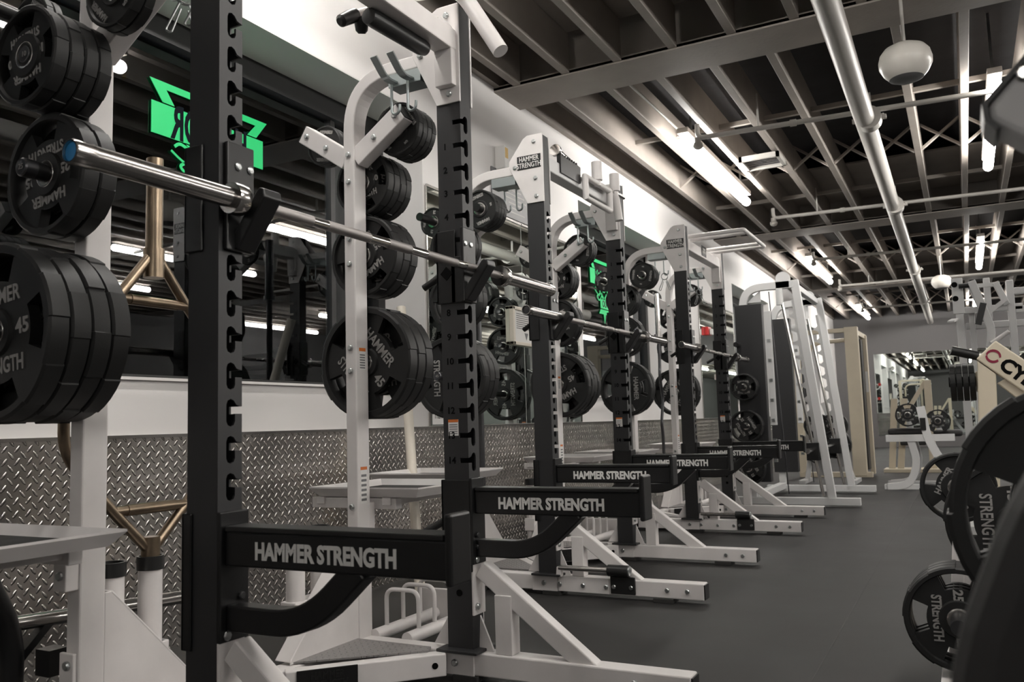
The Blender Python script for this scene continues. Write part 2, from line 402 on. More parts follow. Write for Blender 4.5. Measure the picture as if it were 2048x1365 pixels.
# ---------------------------------------------------------------- plates
def plate_meshes(lb, Rr, t, num):
    bm = bmesh.new(); h = t/2
    AN = [30*k+o for k in range(12) for o in (.35, 7.5, 15, 22.5, 29.65)]; NS = len(AN)
    r1 = min(.056, Rr*.42); ra, rb = max(Rr*.57, r1*1.3), Rr*.86
    prof = [(.027, h*.9), (r1, h*.9), (r1*1.08, h*.55), (ra, h*.55), (rb, h*.55), (rb+.004, h), (Rr*.965, h), (Rr, h*.82)]
    holes = Rr > .12
    def cut(j): 
        if not holes: return False
        a = (AN[j % NS]+AN[(j+1) % NS]+(360 if j % NS == NS-1 else 0))/2; return 45-22.5 <= (a+45) % 90 < 45+22.5
    V = {}
    for sgn in (-1, 1):
        for i, (r, hh) in enumerate(prof):
            for j in range(NS):
                a = R_(AN[j])
                rr = r*(.982 if i >= 6 and (j//5) % 2 else 1)
                V[sgn, i, j] = bm.verts.new((rr*math.cos(a), sgn*hh, rr*math.sin(a)))
    def q(*k, sm=True):
        f = bm.faces.new([V[x] for x in k]); f.smooth = sm
    for j in range(NS):
        k = (j+1) % NS
        for sgn in (-1, 1):
            for i in range(len(prof)-1):
                if i == 3 and cut(j): continue
                q((sgn, i, j), (sgn, i, k), (sgn, i+1, k), (sgn, i+1, j))
        q((-1, 7, j), (-1, 7, k), (1, 7, k), (1, 7, j)); q((-1, 0, j), (-1, 0, k), (1, 0, k), (1, 0, j))
        if cut(j):
            q((-1, 3, j), (-1, 3, k), (1, 3, k), (1, 3, j)); q((-1, 4, j), (-1, 4, k), (1, 4, k), (1, 4, j))
            if not cut(j-1): q((-1, 3, j), (-1, 4, j), (1, 4, j), (1, 3, j), sm=False)
            if not cut(k): q((-1, 3, k), (-1, 4, k), (1, 4, k), (1, 3, k), sm=False)
    bmesh.ops.recalc_face_normals(bm, faces=bm.faces[:])
    disc = bpy.data.meshes.new('plate'); bm.to_mesh(disc); bm.free(); disc.set_sharp_from_angle(angle=R_(30)); disc.materials.append(RUBBER)
    hb = MB()
    for s in (-1, 1): hb.lathe([(.0262, 0), (.0262, h*.95), (.034, h*.95), (.036, h*.9)], (0, 0, 0), (0, s, 0), 28)
    hub = hb.mesh('hub', STEEL)
    ts = []; yy = h*.55+.0008; zz = Rr*.385; cap = Rr*.245
    if Rr < .12: zz = Rr*.68; cap = Rr*.22; yy = h*.55+.0008
    for s in (-1, 1):
        rot = FRONT if s < 0 else Matrix.Rotation(math.pi, 4, 'Z') @ FRONT
        ts.append(text_at(text('HAMMER', cap, .0015, .0012, .84), (0, s*yy, zz), rot))
        ts.append(text_at(text('STRENGTH', cap, .0015, .0012, .72), (0, s*yy, -zz), rot))
        for u in (-1, 1): ts.append(text_at(text(num, cap*.95, .0015, .0014), (u*Rr*(.44 if Rr > .12 else .66), s*yy, 0), rot))
    return disc, hub, merge('lettering', ts, LETTER)
PK = {'45': (.225, .054), '25': (.165, .05), '10': (.135, .040), '5': (.108, .03), '2.5': (.085, .024)}
PM = {k: plate_meshes(k, *v, k) for k, v in PK.items()}
ORD = {1: ['only'], 2: ['front', 'rear'], 3: ['front', 'middle', 'rear'], 4: ['front', 'second', 'third', 'rear'], 5: ['front', 'second', 'third', 'fourth', 'rear']}
prnd = random.Random(11)
def plate(k, loc, label, group, ang, rz=0):
    d, hb, lt = PM[k]
    o = put('weight_plate', d); o.location = loc; o.rotation_mode = 'ZXY' if False else 'XYZ'
    o.matrix_world = Matrix.Translation(loc) @ Matrix.Rotation(rz, 4, 'Z') @ Matrix.Rotation(ang, 4, 'Y')
    tag(o, label, 'weight plate', group)
    put('hub', hb, o); put('lettering', lt, o)
    return o
def stack(k, n, x, z, ystart, d, where, group, angs=None, rz=0, fr=None):
    """n plates on one horn; ystart = face nearest the post, d = direction they extend"""
    t = PK[k][1]; ks = list(range(n))
    for i in ks:
        y = ystart+d*(t/2+i*(t+.0015))
        rank = (n-1-i) if d < 0 else i
        a = angs[rank] if angs and rank < len(angs) else prnd.uniform(0, 6.28)
        word = ORD[n][rank]
        plate(k, (x, y, z-.0025), f'{word} {k}-pound black rubber plate on {where}', group, a, rz)

# ---------------------------------------------------------------- half rack
def upright(root, s, nums):
    yc = s*.575; zb, zt = .11, 2.45
    Y = lambda t: yc-s*t          # t>0 towards the inside of the rack
    zs = [1.915-.0889*(k-1) for k in range(0, 17)]
    pl = [(Y(-.038), zb), (Y(-.038), zt), (Y(.038), zt)]
    for z in zs:
        n = [(.038, z+.012), (.02, z+.016), (.012, z+.026), (.002, z+.030), (-.008, z+.026), (-.012, z+.016), (-.012, z-.024), (-.008, z-.033), (.002, z-.037), (.012, z-.033), (.016, z-.024), (.016, z-.006), (.038, z-.006)]
        pl += [(Y(t), v) for t, v in n]
    pl.append((Y(.038), zb))
    m = MB().prism(pl, 'yz', .045, .051)
    pl = [(-.051, zb), (-.051, zt), (.0449, zt)]
    for z in zs: pl += [(.0449, z+.012), (.014, z+.012), (.014, z-.006), (.0449, z-.006)]
    pl.append((.0449, zb))
    m.prism(pl, 'xz', Y(.038), Y(.032))
    m.box2((-.051, Y(-.038), zb), (.0449, Y(-.032), zt)); m.box2((-.051, Y(-.0319), zb), (-.045, Y(.0319), zt))
    m.box2((-.05, Y(-.037), zt), (.05, Y(.037), zt+.006))
    u = m.build('upright', BLACKP, root)
    ts = []
    for k in range(1, 15):
        rot = FRONT if s > 0 else Matrix.Rotation(math.pi, 4, 'Z') @ FRONT
        ts.append(text_at(text(str(k), .034, .0006, .0006), (-.018, Y(.0385), zs[k]+.003), rot))
    put('number', merge('number', ts, NUMB), u)
    m = MB()
    for z in (.3, .36): m.lathe([(.012, 0), (.012, .002), (0, .002)], (0, Y(.038), z), (0, -s, 0), 16)
    m.build('adjustment_hole', NUMB, u)
    la = MB().box2((-.03, Y(.038), .851), (.012, Y(.039), .909)).build('warning_label', PAPER, u)
    MB().box2((-.03, Y(.0391), .899), (.012, Y(.0394), .909)).build('warning_stripe', ORANGE, u)
    lm = MB()
    for q in range(5): lm.box2((-.026, Y(.0391), .857+q*.008), (.008, Y(.0394), .860+q*.008))
    lm.build('warning_text', GREYS, u)
    return u
TOPP = [(.056, 2.46), (-.035, 2.46), (-.062, 2.445), (-.15, 2.33), (-.152, 2.295), (-.045, 2.08), (.056, 2.08)]
def j_hook(root, s):
    yc = s*.575; Y = lambda t: yc-s*t
    m = MB()
    m.box2((-.062, Y(.039), 1.33), (.02, Y(.047), 1.6)); m.box2((-.062, Y(-.045), 1.33), (-.052, Y(.047), 1.6)); m.box2((-.062, Y(-.045), 1.33), (.0, Y(-.039), 1.6))
    m.box2((.052, Y(-.024), 1.33), (.066, Y(.064), 1.602)); m.box2((.0, Y(.039), 1.33), (.066, Y(.047), 1.5))
    j = m.build('j_hook', BLACKS, root, .004)
    y0, y1 = Y(.0), Y(.06)
    MB().prism([(.05, 1.338), (.075, 1.332), (.163, 1.452), (.160, 1.472), (.146, 1.478), (.136, 1.470), (.05, 1.358)], 'xz', y0, y1).build('hook_arm', BLACKS, j, .004)
    sm = MB()
    for t in (.010, .050): sm.lathe([(.0105, 0), (.0105, .003), (.007, .005), (0, .004)], (.066, Y(t), 1.543), (1, 0, 0), 14)
    for zz in (1.36, 1.42): pass
    sm.build('screw', ZINC, j)
    MB().cyl((-.055, Y(.02), 1.44), (-.13, Y(.03), 1.40), .013, 12).build('pull_pin', PLAST, j)
    MB().lathe([(.026, 0), (.026, .002), (0, .002)], (-.018, Y(.047), 1.44), (0, -s, 0), 4).build('number_window', NUMB, j)
def spotter(root, s):
    yc = s*.575; Y = lambda t: yc-s*t
    m = MB()
    m.box2((-.062, Y(.039), .375), (.06, Y(.047), .695)); m.box2((-.062, Y(-.045), .375), (-.052, Y(.047), .695)); m.box2((-.062, Y(-.045), .375), (-.03, Y(-.039), .695))
    m.box2((.052, Y(-.043), .40), (.066, Y(.047), .70))
    a = m.build('spotter_arm', BLACKS, root, .004)
    MB().box2((.066, yc-.03, .575), (.68, yc+.03, .655)).build('beam', BLACKS, a, .005)
    MB().box2((.07, yc-.035, .655), (.675, yc+.035, .668)).build('wear_strip', PLAST, a, .003)
    MB().box2((.68, yc-.04, .565), (.697, yc+.04, .71)).build('end_plate', BLACKS, a, .006)
    b = MB().path(fillet([(.066, yc, .455), (.3, yc, .455), (.45, yc, .59)], .13, 8), .05, .06, (0, 1, 0)).build('brace_tube', BLACKS, a, .005)
    put('lettering', text_at(mats(text('HAMMER STRENGTH', .053, .0006, .0023, .80), SILVER), (.36, yc-.0308, .612)), a)
    MB().cyl((-.06, Y(.02), .55), (-.14, Y(.04), .505), .014, 12).build('pull_pin', PLAST, a)
    MB().lathe([(.028, 0), (.028, .002), (0, .002)], (-.02, Y(.047), .545), (0, -s, 0), 4).build('number_window', NUMB, a)
    sm = MB()
    for zz in (.46, .50): sm.bolt((.066, Y(.02), zz), (1, 0, 0), .01)
    sm.build('bolt', BLACKP, a)
def mats(me, m): me.materials.clear(); me.materials.append(m); return me
def rack(idx, loc, label, variant):
    root = thing('half_rack', label, 'half rack', loc, 0, 'half racks along the window wall')
    for s in (-1, 1):
        yc = s*.575
        upright(root, s, True); j_hook(root, s); spotter(root, s)
        # top plates
        for t, nm in ((-s*.0, 'o'),):
            for side in (-1, 1):
                ys = yc+side*.042
                tp = MB().prism(TOPP, 'xz', ys-.004, ys+.004).build('top_plate', WHITE, root, .002)
                bm_ = MB()
                for x, z in ((.005, 2.42), (.01, 2.215), (.012, 2.115), (-.115, 2.29)): bm_.bolt((x, ys+side*.004, z), (0, side, 0), .0115, .01)
                bm_.build('bolt', ZINC, tp)
                if side == -1 and s == -1:
                    bd = MB().box2((-.10, ys-.0065, 2.272), (.044, ys-.004, 2.348)).build('badge', BLACKS, tp, .003)
                    put('badge_lettering', text_at(mats(text('HAMMER\nSTRENGTH', .040, .0008, .0004, .74, sp=.86), SILVER), (-.028, ys-.0068, 2.310)), tp)
        # rear post and arch
        px = -.47
        pts = fillet([(px, yc, .02), (px, yc, 2.28), (-.03, yc, 2.28)], .29, 12)
        post = MB().path(pts, .076, .052, (0, 1, 0)).build('rear_post', WHITE, root, .005)
        bm_ = MB()
        for z in (1.97, 1.86, 1.63, 1.53, 1.20, 1.11, .59): bm_.bolt((px, yc-s*.038, z), (0, -s, 0), .0115, .01)
        bm_.build('bolt', ZINC, post)
        if s > 0:
            lb = MB().box2((px+.0261, yc-.02, 1.115), (px+.0265, yc+.02, 1.20)).build('warning_label', PAPER, post)
            MB().box2((px+.0266, yc-.02, 1.187), (px+.027, yc+.02, 1.20)).build('warning_stripe', ORANGE, post)
            for z0, z1 in ((1.12, 1.18), (.61, .72)):
                lm = MB()
                for q in range(6): zz = z0+(z1-z0)*q/6; lm.box2((px+.0266, yc-.016, zz), (px+.0269, yc+.016, zz+(z1-z0)/12))
                lm.build('warning_text', GREYS, post)
            lb = MB().box2((px+.0261, yc-.02, .60), (px+.0265, yc+.02, .74)).build('warning_label', PAPER, post)
            MB().box2((px+.0266, yc-.02, .728), (px+.027, yc+.02, .74)).build('warning_stripe', ORANGE, post)
        # V arms for small plates
        for u in (-1, 1):
            m = MB().beam((px+u*.02, yc, 1.955), (px+u*.245, yc, 2.105), .06, .075, Vector((0, 1, 0)))
            va = m.build('plate_arm', WHITE, root, .004)
            c = Vector((px+u*.185, yc, 2.065)); bm_ = MB()
            for k in (.12, .22): bm_.bolt((px+u*k, yc-s*.03, 1.955+.15*(k-.02)/.225), (0, -s, 0), .0115, .01)
            bm_.build('bolt', ZINC, va)
            e = Vector((u*.225, 0, .15)).normalized(); ce = Vector((px+u*.245, yc, 2.105))
            MB().beam(ce, ce+e*.004, .057, .072, Vector((0, 1, 0))).build('end_cap', PLAST, va)
            h = MB().cyl((c.x, yc+s*.02, c.z), (c.x, yc+s*.19, c.z), .0235, 18).build('plate_horn', BLACKS, va)
        for z, num, he in ((1.88, '10', .18), (1.58, '25', .18), (1.15, '45', .30)):
            h = MB().cyl((px, yc+s*.03, z), (px, yc+s*he, z), .0235, 18)
            h = h.build('plate_horn', BLACKS, root)
            MB().lathe([(.0245, 0), (.0245, .03), (.021, .034), (.018, .033), (0, .033)], (px, yc+s*(he-.005), z), (0, s, 0), 20).build('horn_cap', DARKST, h)
            if s < 0: put('cap_number', text_at(mats(text(num, .02, .0006), LETTER), (px, yc-he-.0285, z)), h)
        # leg and brace
        leg = MB().box2((-.50, yc-.038, .022), (.82, yc+.038, .10)).build('base_leg', WHITE, root, .005)
        MB().box2((.8201, yc-.035, .026), (.826, yc+.035, .096)).build('end_cap', PLAST, leg, .002)
        pm_ = MB()
        for x in (-.42, .02, .62): pm_.box2((x-.05, yc-.05, 0), (x+.05, yc+.05, .022))
        pm_.build('foot_pad', MATT, leg, .002)
        bm_ = MB()
        for x in (.64, .74): bm_.bolt((x, yc-.038, .062), (0, -1, 0), .0115, .01)
        bm_.bolt((-.02, yc-.0445, .062), (0, -1, 0), .0125, .01)
        bm_.build('bolt', ZINC, leg)
        MB().box2((-.09, yc-.044, .02), (.055, yc-.0381, .102)).build('splice_plate', WHITE, leg, .002)
        MB().box2((-.08, yc-.075, .10), (.085, yc+.075, .111)).build('foot_plate', BLACKP, root, .003)
        br = MB().beam((.075, yc, .385), (.49, yc, .075), .05, .062, Vector((0, 1, 0))).build('brace', WHITE, root, .005)
        MB().box2((.0515, yc-.04, .225), (.060, yc+.04, .445)).build('brace_plate', WHITE, root, .002)
        bm_ = MB()
        for z in (.255, .415):
            bm_.bolt((.06, yc-.02, z), (1, 0, 0), .012, .01)
        bm_.build('bolt', ZINC, br)
        MB().box2((.135, yc-.03, .10), (.20, yc+.03, .30)).build('brace_strut', WHITE, br, .003)
        MB().prism([(.056, .1), (.115, .1), (.062, .22)], 'xz', yc-.004, yc+.004).build('brace_gusset', WHITE, br)
        MB().prism([(-.052, .11), (-.13, .11), (-.056, .23)], 'xz', yc-.006, yc+.006).build('foot_gusset', WHITE, root)
        # rear gusset between post and cross bar
        g = MB(); yi = yc-s*.038
        g.prism([(yi, .47), (yi-s*.02, .47), (s*.17, .115), (s*.17, .10), (yi, .10)], 'yz', px+.018, px+.024)
        g.beam((px-.01, yi-s*.02, .47), (px-.01, s*.17, .108), .07, .006, Vector((1, 0, 0)))
        g.build('rear_gusset', WHITE, root, .002)
        # diagonal base tube with triangular tread
        d = MB().beam((px+.05, s*.115, .063), (-.05, s*.51, .062), .05, .076)
        d = d.build('base_diagonal', WHITE, root, .004)
        dirv = (Vector((-.05, s*.51, 0))-Vector((px+.05, s*.115, 0))).normalized()
        nrm = Vector((dirv.y*s, -dirv.x*s, 0)); c = Vector((px+.05, s*.115, .063))+dirv*.135+nrm*.0262
        ex = dirv*s
        M = Matrix(((ex.x, -0, nrm.x, c.x), (ex.y, 0, nrm.y, c.y), (0, 1, 0, c.z), (0, 0, 0, 1)))
        bd = MB().box((0, .002, .002), (.20, .072, .004)).mesh('badge', BLACKS); bd.transform(M); bd = put('badge', bd, d, .002)
        tt = mats(text('HAMMER\nSTRENGTH', .034, .0012, .0004, .8, sp=.85), PLAST); tt.transform(M @ Matrix.Translation((0, 0, .005))); put('badge_lettering', tt, d)
        MB().lathe([(.011, 0), (.011, .002), (0, .002)], Vector((px+.05, s*.115, .063))+dirv*.5+nrm*.0255, nrm, 14).build('pin_hole', NUMB, d)
        MB().prism([(px+.02, s*.18), (px+.02, s*.53), (-.12, s*.53), (-.10, s*.48)], 'xy', .101, .107).build('tread_plate', TREADK, root)
        # bar holders
        for y in (.31, .44):
            h = MB().cyl((-.55, s*y, .02), (-.55, s*y, .50), .034, 22).build('bar_holder', WHITE, root)
            MB().lathe([(.0325, 0), (.039, 0), (.039, .04), (.0325, .04), (.031, .02)], (-.55, s*y, .49), (0, 0, 1), 24).build('holder_collar', PLAST, h)
        MB().box2((-.585, s*.27, .20), (-.515, s*.56, .28)).build('holder_bracket', WHITE, root, .004)
        # tray shelf on the outside
        ya, yb = s*.635, s*1.12; xa, xb = -.77, -.235; z0, z1 = .620, .656
        tr = MB().box2((xa+.03, ya+s*.03, z0), (xb-.03, yb-s*.03, z0+.004))
        I = [(xa+.03, ya+s*.03), (xb-.03, ya+s*.03), (xb-.03, yb-s*.03), (xa+.03, yb-s*.03)]; O = [(xa, ya), (xb, ya), (xb, yb), (xa, yb)]
        for k in range(4):
            a, b_, c_, d_ = I[k], I[(k+1) % 4], O[(k+1) % 4], O[k]
            vs = [tr.bm.verts.new((*p, z)) for p, z in ((a, z0), (b_, z0), (c_, z1), (d_, z1))]
            vs2 = [tr.bm.verts.new((*p, z)) for p, z in ((a, z0-.004), (b_, z0-.004), (c_, z1-.006), (d_, z1-.006))]
            for f in ((0, 1, 2, 3),): tr.bm.faces.new([vs[q] for q in f]); tr.bm.faces.new([vs2[q] for q in f])
            for q in range(4): tr.bm.faces.new((vs[q], vs[(q+1) % 4], vs2[(q+1) % 4], vs2[q]))
        tr = tr.build('tray', WHITE, root)
        MB().box2((xa+.035, ya+s*.035, z0+.004), (xb-.035, yb-s*.035, z0+.01)).build('tray_mat', MATT, tr)
        m = MB()
        for x in (-.73, -.40): m.box2((x-.02, ya+s*.02, z0-.035), (x+.02, yb-s*.02, z0-.005))
        m.box2((-.78, ya+s*.03, z0-.05), (-.36, ya+s*.07, z0-.008))
        m.box2((px-.03, yc+s*.03, .49), (px+.02, yc+s*.075, .60))
        m.build('tray_bracket', WHITE, tr, .003)
        m = MB(); m.bolt((px, yc+s*.075, .53), (0, s, 0), .012); m.build('bolt', ZINC, tr)
        m = MB().box2((px-.035, yc+s*.038, .10), (px+.02, yc+s*.05, .33)).build('post_plate', WHITE, root, .003)
        bm_ = MB()
        for z in (.30, .22, .14): bm_.bolt((px, yc+s*.05, z), (0, s, 0), .012, .01)
        bm_.build('bolt', ZINC, m)
        # utility hooks under the arch
        hk = MB().box2((-.27, yc-.04, 2.20), (-.12, yc+.04, 2.252)).build('hook_plate', HOOKM, root, .002)
        for x in (-.24, -.165):
            MB().path(fillet([(x, yc-s*.03, 2.215), (x, yc-s*.10, 2.21), (x-.005, yc-s*.165, 2.275)], .03, 5), .03, .007, (1, 0, 0)).build('rest_prong', HOOKM, hk)
            pts = [(x, yc-s*.06, 2.20), (x, yc-s*.06, 2.10)]+[(x+.018-.018*math.cos(a), yc-s*.06, 2.10-.02*math.sin(a)) for a in [math.pi*k/8 for k in range(1, 9)]]+[(x+.037, yc-s*.06, 2.115)]
            MB().tube(pts, .0055, 10).build('wire_hook', HOOKM, hk)
    px = -.47
    MB().box2((px-.03, -.537, .022), (px+.045, .537, .098)).build('rear_crossbar', WHITE, root, .005)
    MB().box2((-.575, -.537, .20), (-.52, -.565+.3, .28)).build('holder_crossbar', WHITE, root, .003)
    # chrome band peg on the near leg
    if variant:
        yb = -.575-.038
        m = MB().box2((.06, yb-.006, .024), (.34, yb-.0001, .10))
        m.prism([(.06, .10), (.09, .10), (.085, .15), (.065, .15)], 'xz', yb-.03, yb-.001)
        m = m.build('peg_plate', WHITE, root, .002)
        b2 = MB()
        for x in (.07, .2, .325): b2.bolt((x, yb-.006, .06), (0, -1, 0), .012, .01)
        b2.build('bolt', ZINC, m)
        MB().cyl((.075, yb-.02, .145), (.35, yb-.02, .145), .014, 16).build('peg_rod', CHROME, root)
        k = MB().box2((.35, yb-.012, .03), (.48, yb-.0005, .115)); k.cyl((.345, yb-.02, .145), (.455, yb-.02, .145), .029, 20)
        k = k.build('peg_clamp', PLAST, root, .003)
        b2 = MB()
        for x in (.37, .46): b2.bolt((x, yb-.012, .065), (0, -1, 0), .011, .01)
        b2.lathe([(.024, 0), (.024, .006), (.012, .01), (0, .01)], (.455, yb-.02, .145), (1, 0, 0), 16)
        b2.build('bolt', ZINC, k)
    # toaster rack on the far side
    tb = MB()
    for x in (-.43, -.28): tb.cyl((x, .61, .10), (x, 1.03, .10), .024, 18)
    tb = tb.build('bumper_rack', WHITE, root)
    for y in (.69, .80, .92):
        MB().tube(fillet([(-.43, y, .11), (-.43, y, .26), (-.28, y, .26), (-.28, y, .11)], .04, 6), .0085, 12).build('wire_loop', WHITE, tb)
    MB().box2((-.52, 1.03, .05), (-.2, 1.05, .2)).build('rack_end', WHITE, tb, .003)
    # top cross member and pull-up station
    top = MB().box2((-.035, -.535, 2.275), (.045, .535, 2.355)).build('top_beam', WHITE if variant != 1 else LGREY, root, .006)
    for s in (-1, 1):
        MB().path(fillet([(.005, s*.42, 2.335), (.005, s*.525, 2.335), (.005, s*.53, 2.14)], .05, 5), .075, .06, (1, 0, 0)).build('beam_bracket', WHITE, top, .003)
    if variant == 0:
        MB().tube(fillet([(.01, .13, 2.32), (.02, .36, 2.435), (.06, .53, 2.52), (.235, .525, 2.225)], .16, 9), .0295, 18).build('pull_up_bar', WHITE, root)
        g = MB().tube(fillet([(-.03, .25, 2.33), (-.09, .21, 2.335), (-.135, .14, 2.29)], .05, 5), .014, 12).build('grip_handle', WHITE, root)
        MB().lathe([(0, 0), (.022, .004), (.024, .03), (.021, .085), (.012, .095), (0, .095)], (-.125, .155, 2.30), (-.1, -.75, -.55), 16).build('grip_sleeve', PLAST, g)
        MB().lathe([(0, 0), (.022, .004), (.024, .03), (.021, .05), (.012, .06), (0, .06)], (-.115, .17, 2.30), (-.2, .3, -.75), 16).build('grip_sleeve', PLAST, g)
        MB().lathe([(0, 0), (.028, .006), (.031, .04), (.031, .30), (.026, .33), (0, .335)], (-.035, .10, 2.25), (.02, 1, .03), 18).build('foam_roller', PLAST, root)
    elif variant == 1:
        m = MB()
        for y in (.10, .40): MB().cyl((.08, y, 2.365), (.08, y, 2.48), .033, 18).cyl((.08, y, 2.33), (.08, y, 2.366), .022, 14).build('pull_up_handle', WHITE, root)
        fr = MB().tube(fillet([(.08, -.09, 2.345), (.08, .30, 2.345), (.08, .30, 2.215), (.08, -.09, 2.215)], .012, 3), .02, 14, closed=True).build('handle_frame', WHITE, root)
        MB().tube(fillet([(.02, .40, 2.34), (.08, .40, 2.34), (.10, .40, 2.17)], .06, 6), .026, 16).build('hook_bar', WHITE, root)
        MB().cyl((.05, -.02, 2.37), (.08, .56, 2.36), .013, 14).build('pivot_rod', CHROME, root)
        b = MB().cyl((.02, -.36, 2.435), (.02, -.06, 2.40), .021, 16)
        b.lathe([(.022, 0), (.034, .0), (.034, .02), (.02, .022)], (.02, -.36, 2.435), (0, -1, .1), 20)
        b.build('roller_bar', CHROME, root)
        m = MB().box2((.03, -.38, 2.30), (.055, -.10, 2.40))
        m.build('roller_bracket', BLACKS, root)
        tb2 = MB()
        for k in range(8): tb2.prism([(-.37+k*.032, 2.40), (-.35+k*.032, 2.40), (-.36+k*.032, 2.42)], 'yz', .035, .05)
        tb2.build('roller_teeth', BLACKS, root)
    else:
        m = MB().tube(fillet([(.0, -.40, 2.40), (.48, -.40, 2.40), (.48, .40, 2.40), (.0, .40, 2.40)], .012, 3), .017, 14)
        m.build('pull_up_frame', WHITE, root)
        for y in (-.26, .26): MB().cyl((.0, y, 2.40), (.46, y, 2.40), .016, 14).build('pull_up_rung', WHITE, root)
        bd = MB().box2((.046, -.10, 2.29), (.05, .04, 2.38)).build('badge', BLACKS, root, .002)
        t_ = mats(text('HAMMER\nSTRENGTH', .03, .0008, .0006, .72, sp=.85), SILVER); t_.transform(Matrix.Translation((.0506, -.03, 2.335)) @ Matrix.Rotation(R_(90), 4, 'Z') @ FRONT)
        put('badge_lettering', t_, root)
    return root
RK = [(-1.62, 2.075), (-1.98, 4.68), (-1.96, 7.27)]
RN = ['nearest', 'middle', 'farthest']
rack(0, (*RK[0], 0), 'nearest black and white half rack, with a fat curved pull-up bar on top', 0)
rack(1, (*RK[1], 0), 'middle half rack, with upright white pull-up handles on top', 1)
rack(2, (*RK[2], 0), 'farthest half rack, with a rectangular pull-up frame on top', 2)
# plates on the racks:  rack, side, horn -> (kind, count)
LOAD = {(0, -1): {'45': 4, '25': 2, '10': 4, 'R': ('5', 2), 'L': ('2.5', 2)},
        (0, 1): {'45': 3, '25': 3, '10': 4, 'R': ('5', 4), 'L': ('2.5', 2)},
        (1, -1): {'45': 3, '25': 2, '10': 3, 'R': ('5', 4), 'L': ('2.5', 1)},
        (1, 1): {'45': 4, '25': 2, '10': 3, 'R': ('5', 3), 'L': ('2.5', 2)},
        (2, -1): {'45': 2, '25': 2, '10': 3, 'R': ('5', 4), 'L': ('2.5', 1)},
        (2, 1): {'45': 2, '25': 2, '10': 2, 'R': ('5', 3), 'L': ('2.5', 2)}}
ANG = {(0, -1, '45'): [R_(-6)], (0, -1, '25'): [R_(172)], (0, -1, '10'): [R_(172)], (0, 1, '45'): [R_(50)], (0, 1, '25'): [R_(150)], (0, 1, '10'): [R_(-10)], (1, -1, '45'): [R_(90)], (1, 1, '45'): [R_(155)], (2, -1, '45'): [R_(90)], (2, 1, '45'): [R_(-60)]}
for (ri, s), ld in LOAD.items():
    rx, ry = RK[ri]; yc = ry+s*.575
    post = f"the {RN[ri]} rack's {'near' if s < 0 else 'far'} post"
    for z, k in ((1.88, '10'), (1.58, '25'), (1.15, '45')):
        stack(k, ld[k], rx-.47, z, yc+s*.045, s, f'{post}, ' + {'10': 'upper horn', '25': 'middle horn', '45': 'lowest horn'}[k], f'{k}-pound plates on {post}', ANG.get((ri, s, k)))
    for u, key in ((1, 'R'), (-1, 'L')):
        k, n = ld[key]
        stack(k, n, rx-.47+u*.185, 2.065, yc+s*.032, s, f"{post}, {'aisle-side' if u > 0 else 'wall-side'} top arm", f'{k}-pound plates on {post}')

# ---------------------------------------------------------------- barbells
def barbell(loc, label, cap, rotz=0):
    t = thing('barbell', label, 'barbell', loc, rotz, 'barbells on the rack hooks')
    MB().cyl((0, -.66, 0), (0, .66, 0), .0142, 20).build('shaft', CHROME, t)
    for a, b in ((-.64, -.40), (-.34, -.15), (-.06, .06), (.15, .34), (.40, .64)): MB().cyl((0, a, 0), (0, b, 0), .0148, 20).build('knurling', KNURL, t)
    for s in (-1, 1):
        sl = MB().lathe([(.0249, 0), (.0249, .385), (.0262, .386), (.0262, .428), (.024, .432), (.021, .432), (.020, .424), (0, .424)], (0, s*.672, 0), (0, s, 0), 28).build('sleeve', STEEL, t)
        MB().lathe([(.018, -.022), (.0385, -.02), (.0395, -.014), (.0395, .010), (.0375, .016), (.026, .016)], (0, s*.672, 0), (0, s, 0), 30).build('collar', CHROME, t)
        MB().lathe([(.0198, 0), (.0198, .003), (.016, .004), (0, .004)], (0, s*1.0955, 0), (0, s, 0), 24).build('end_cap', cap if s < 0 else PLAST, t)
    return t
barbell((-1.521, 2.14, 1.4475), 'chrome barbell with blue end cap on the nearest rack hooks', BLUE)
barbell((-1.881, 4.82, 1.4475), 'chrome barbell on the middle rack hooks', DARKST)
barbell((-1.861, 7.36, 1.4475), 'chrome barbell on the farthest rack hooks', DARKST)

# hex (trap) bar, worn brass colour, standing in the nearest rack's holder
t = thing('trap_bar', 'worn brass-coloured trap bar standing upright behind the nearest rack', 'barbell', (-2.17, 1.765, .1))
MB().cyl((0, 0, 0), (0, 0, .485), .027, 20).build('sleeve', BRASS, t); MB().cyl((0, 0, 1.27), (0, 0, 1.64), .025, 20).build('sleeve', BRASS, t)
MB().lathe([(.025, 0), (.031, .0), (.031, .09), (.025, .09)], (0, 0, 1.265), (0, 0, 1), 20).build('sleeve_collar', BRASS, t)
for s in (-1, 1):
    MB().tube(fillet([(0, s*.015, .455), (0, s*.13, .57), (0, s*.285, .74), (0, s*.285, 1.02), (0, s*.15, 1.16), (0, s*.015, 1.33)], .06, 6), .0155, 16).build('frame_arm', BRASS, t)
for z in (.57, 1.19):
    MB().cyl((0, -.13, z), (0, .13, z), .0145, 16).build('handle', BRASS, t); MB().cyl((0, -.085, z), (0, .085, z), .0168, 16).build('grip', BRASS, t)

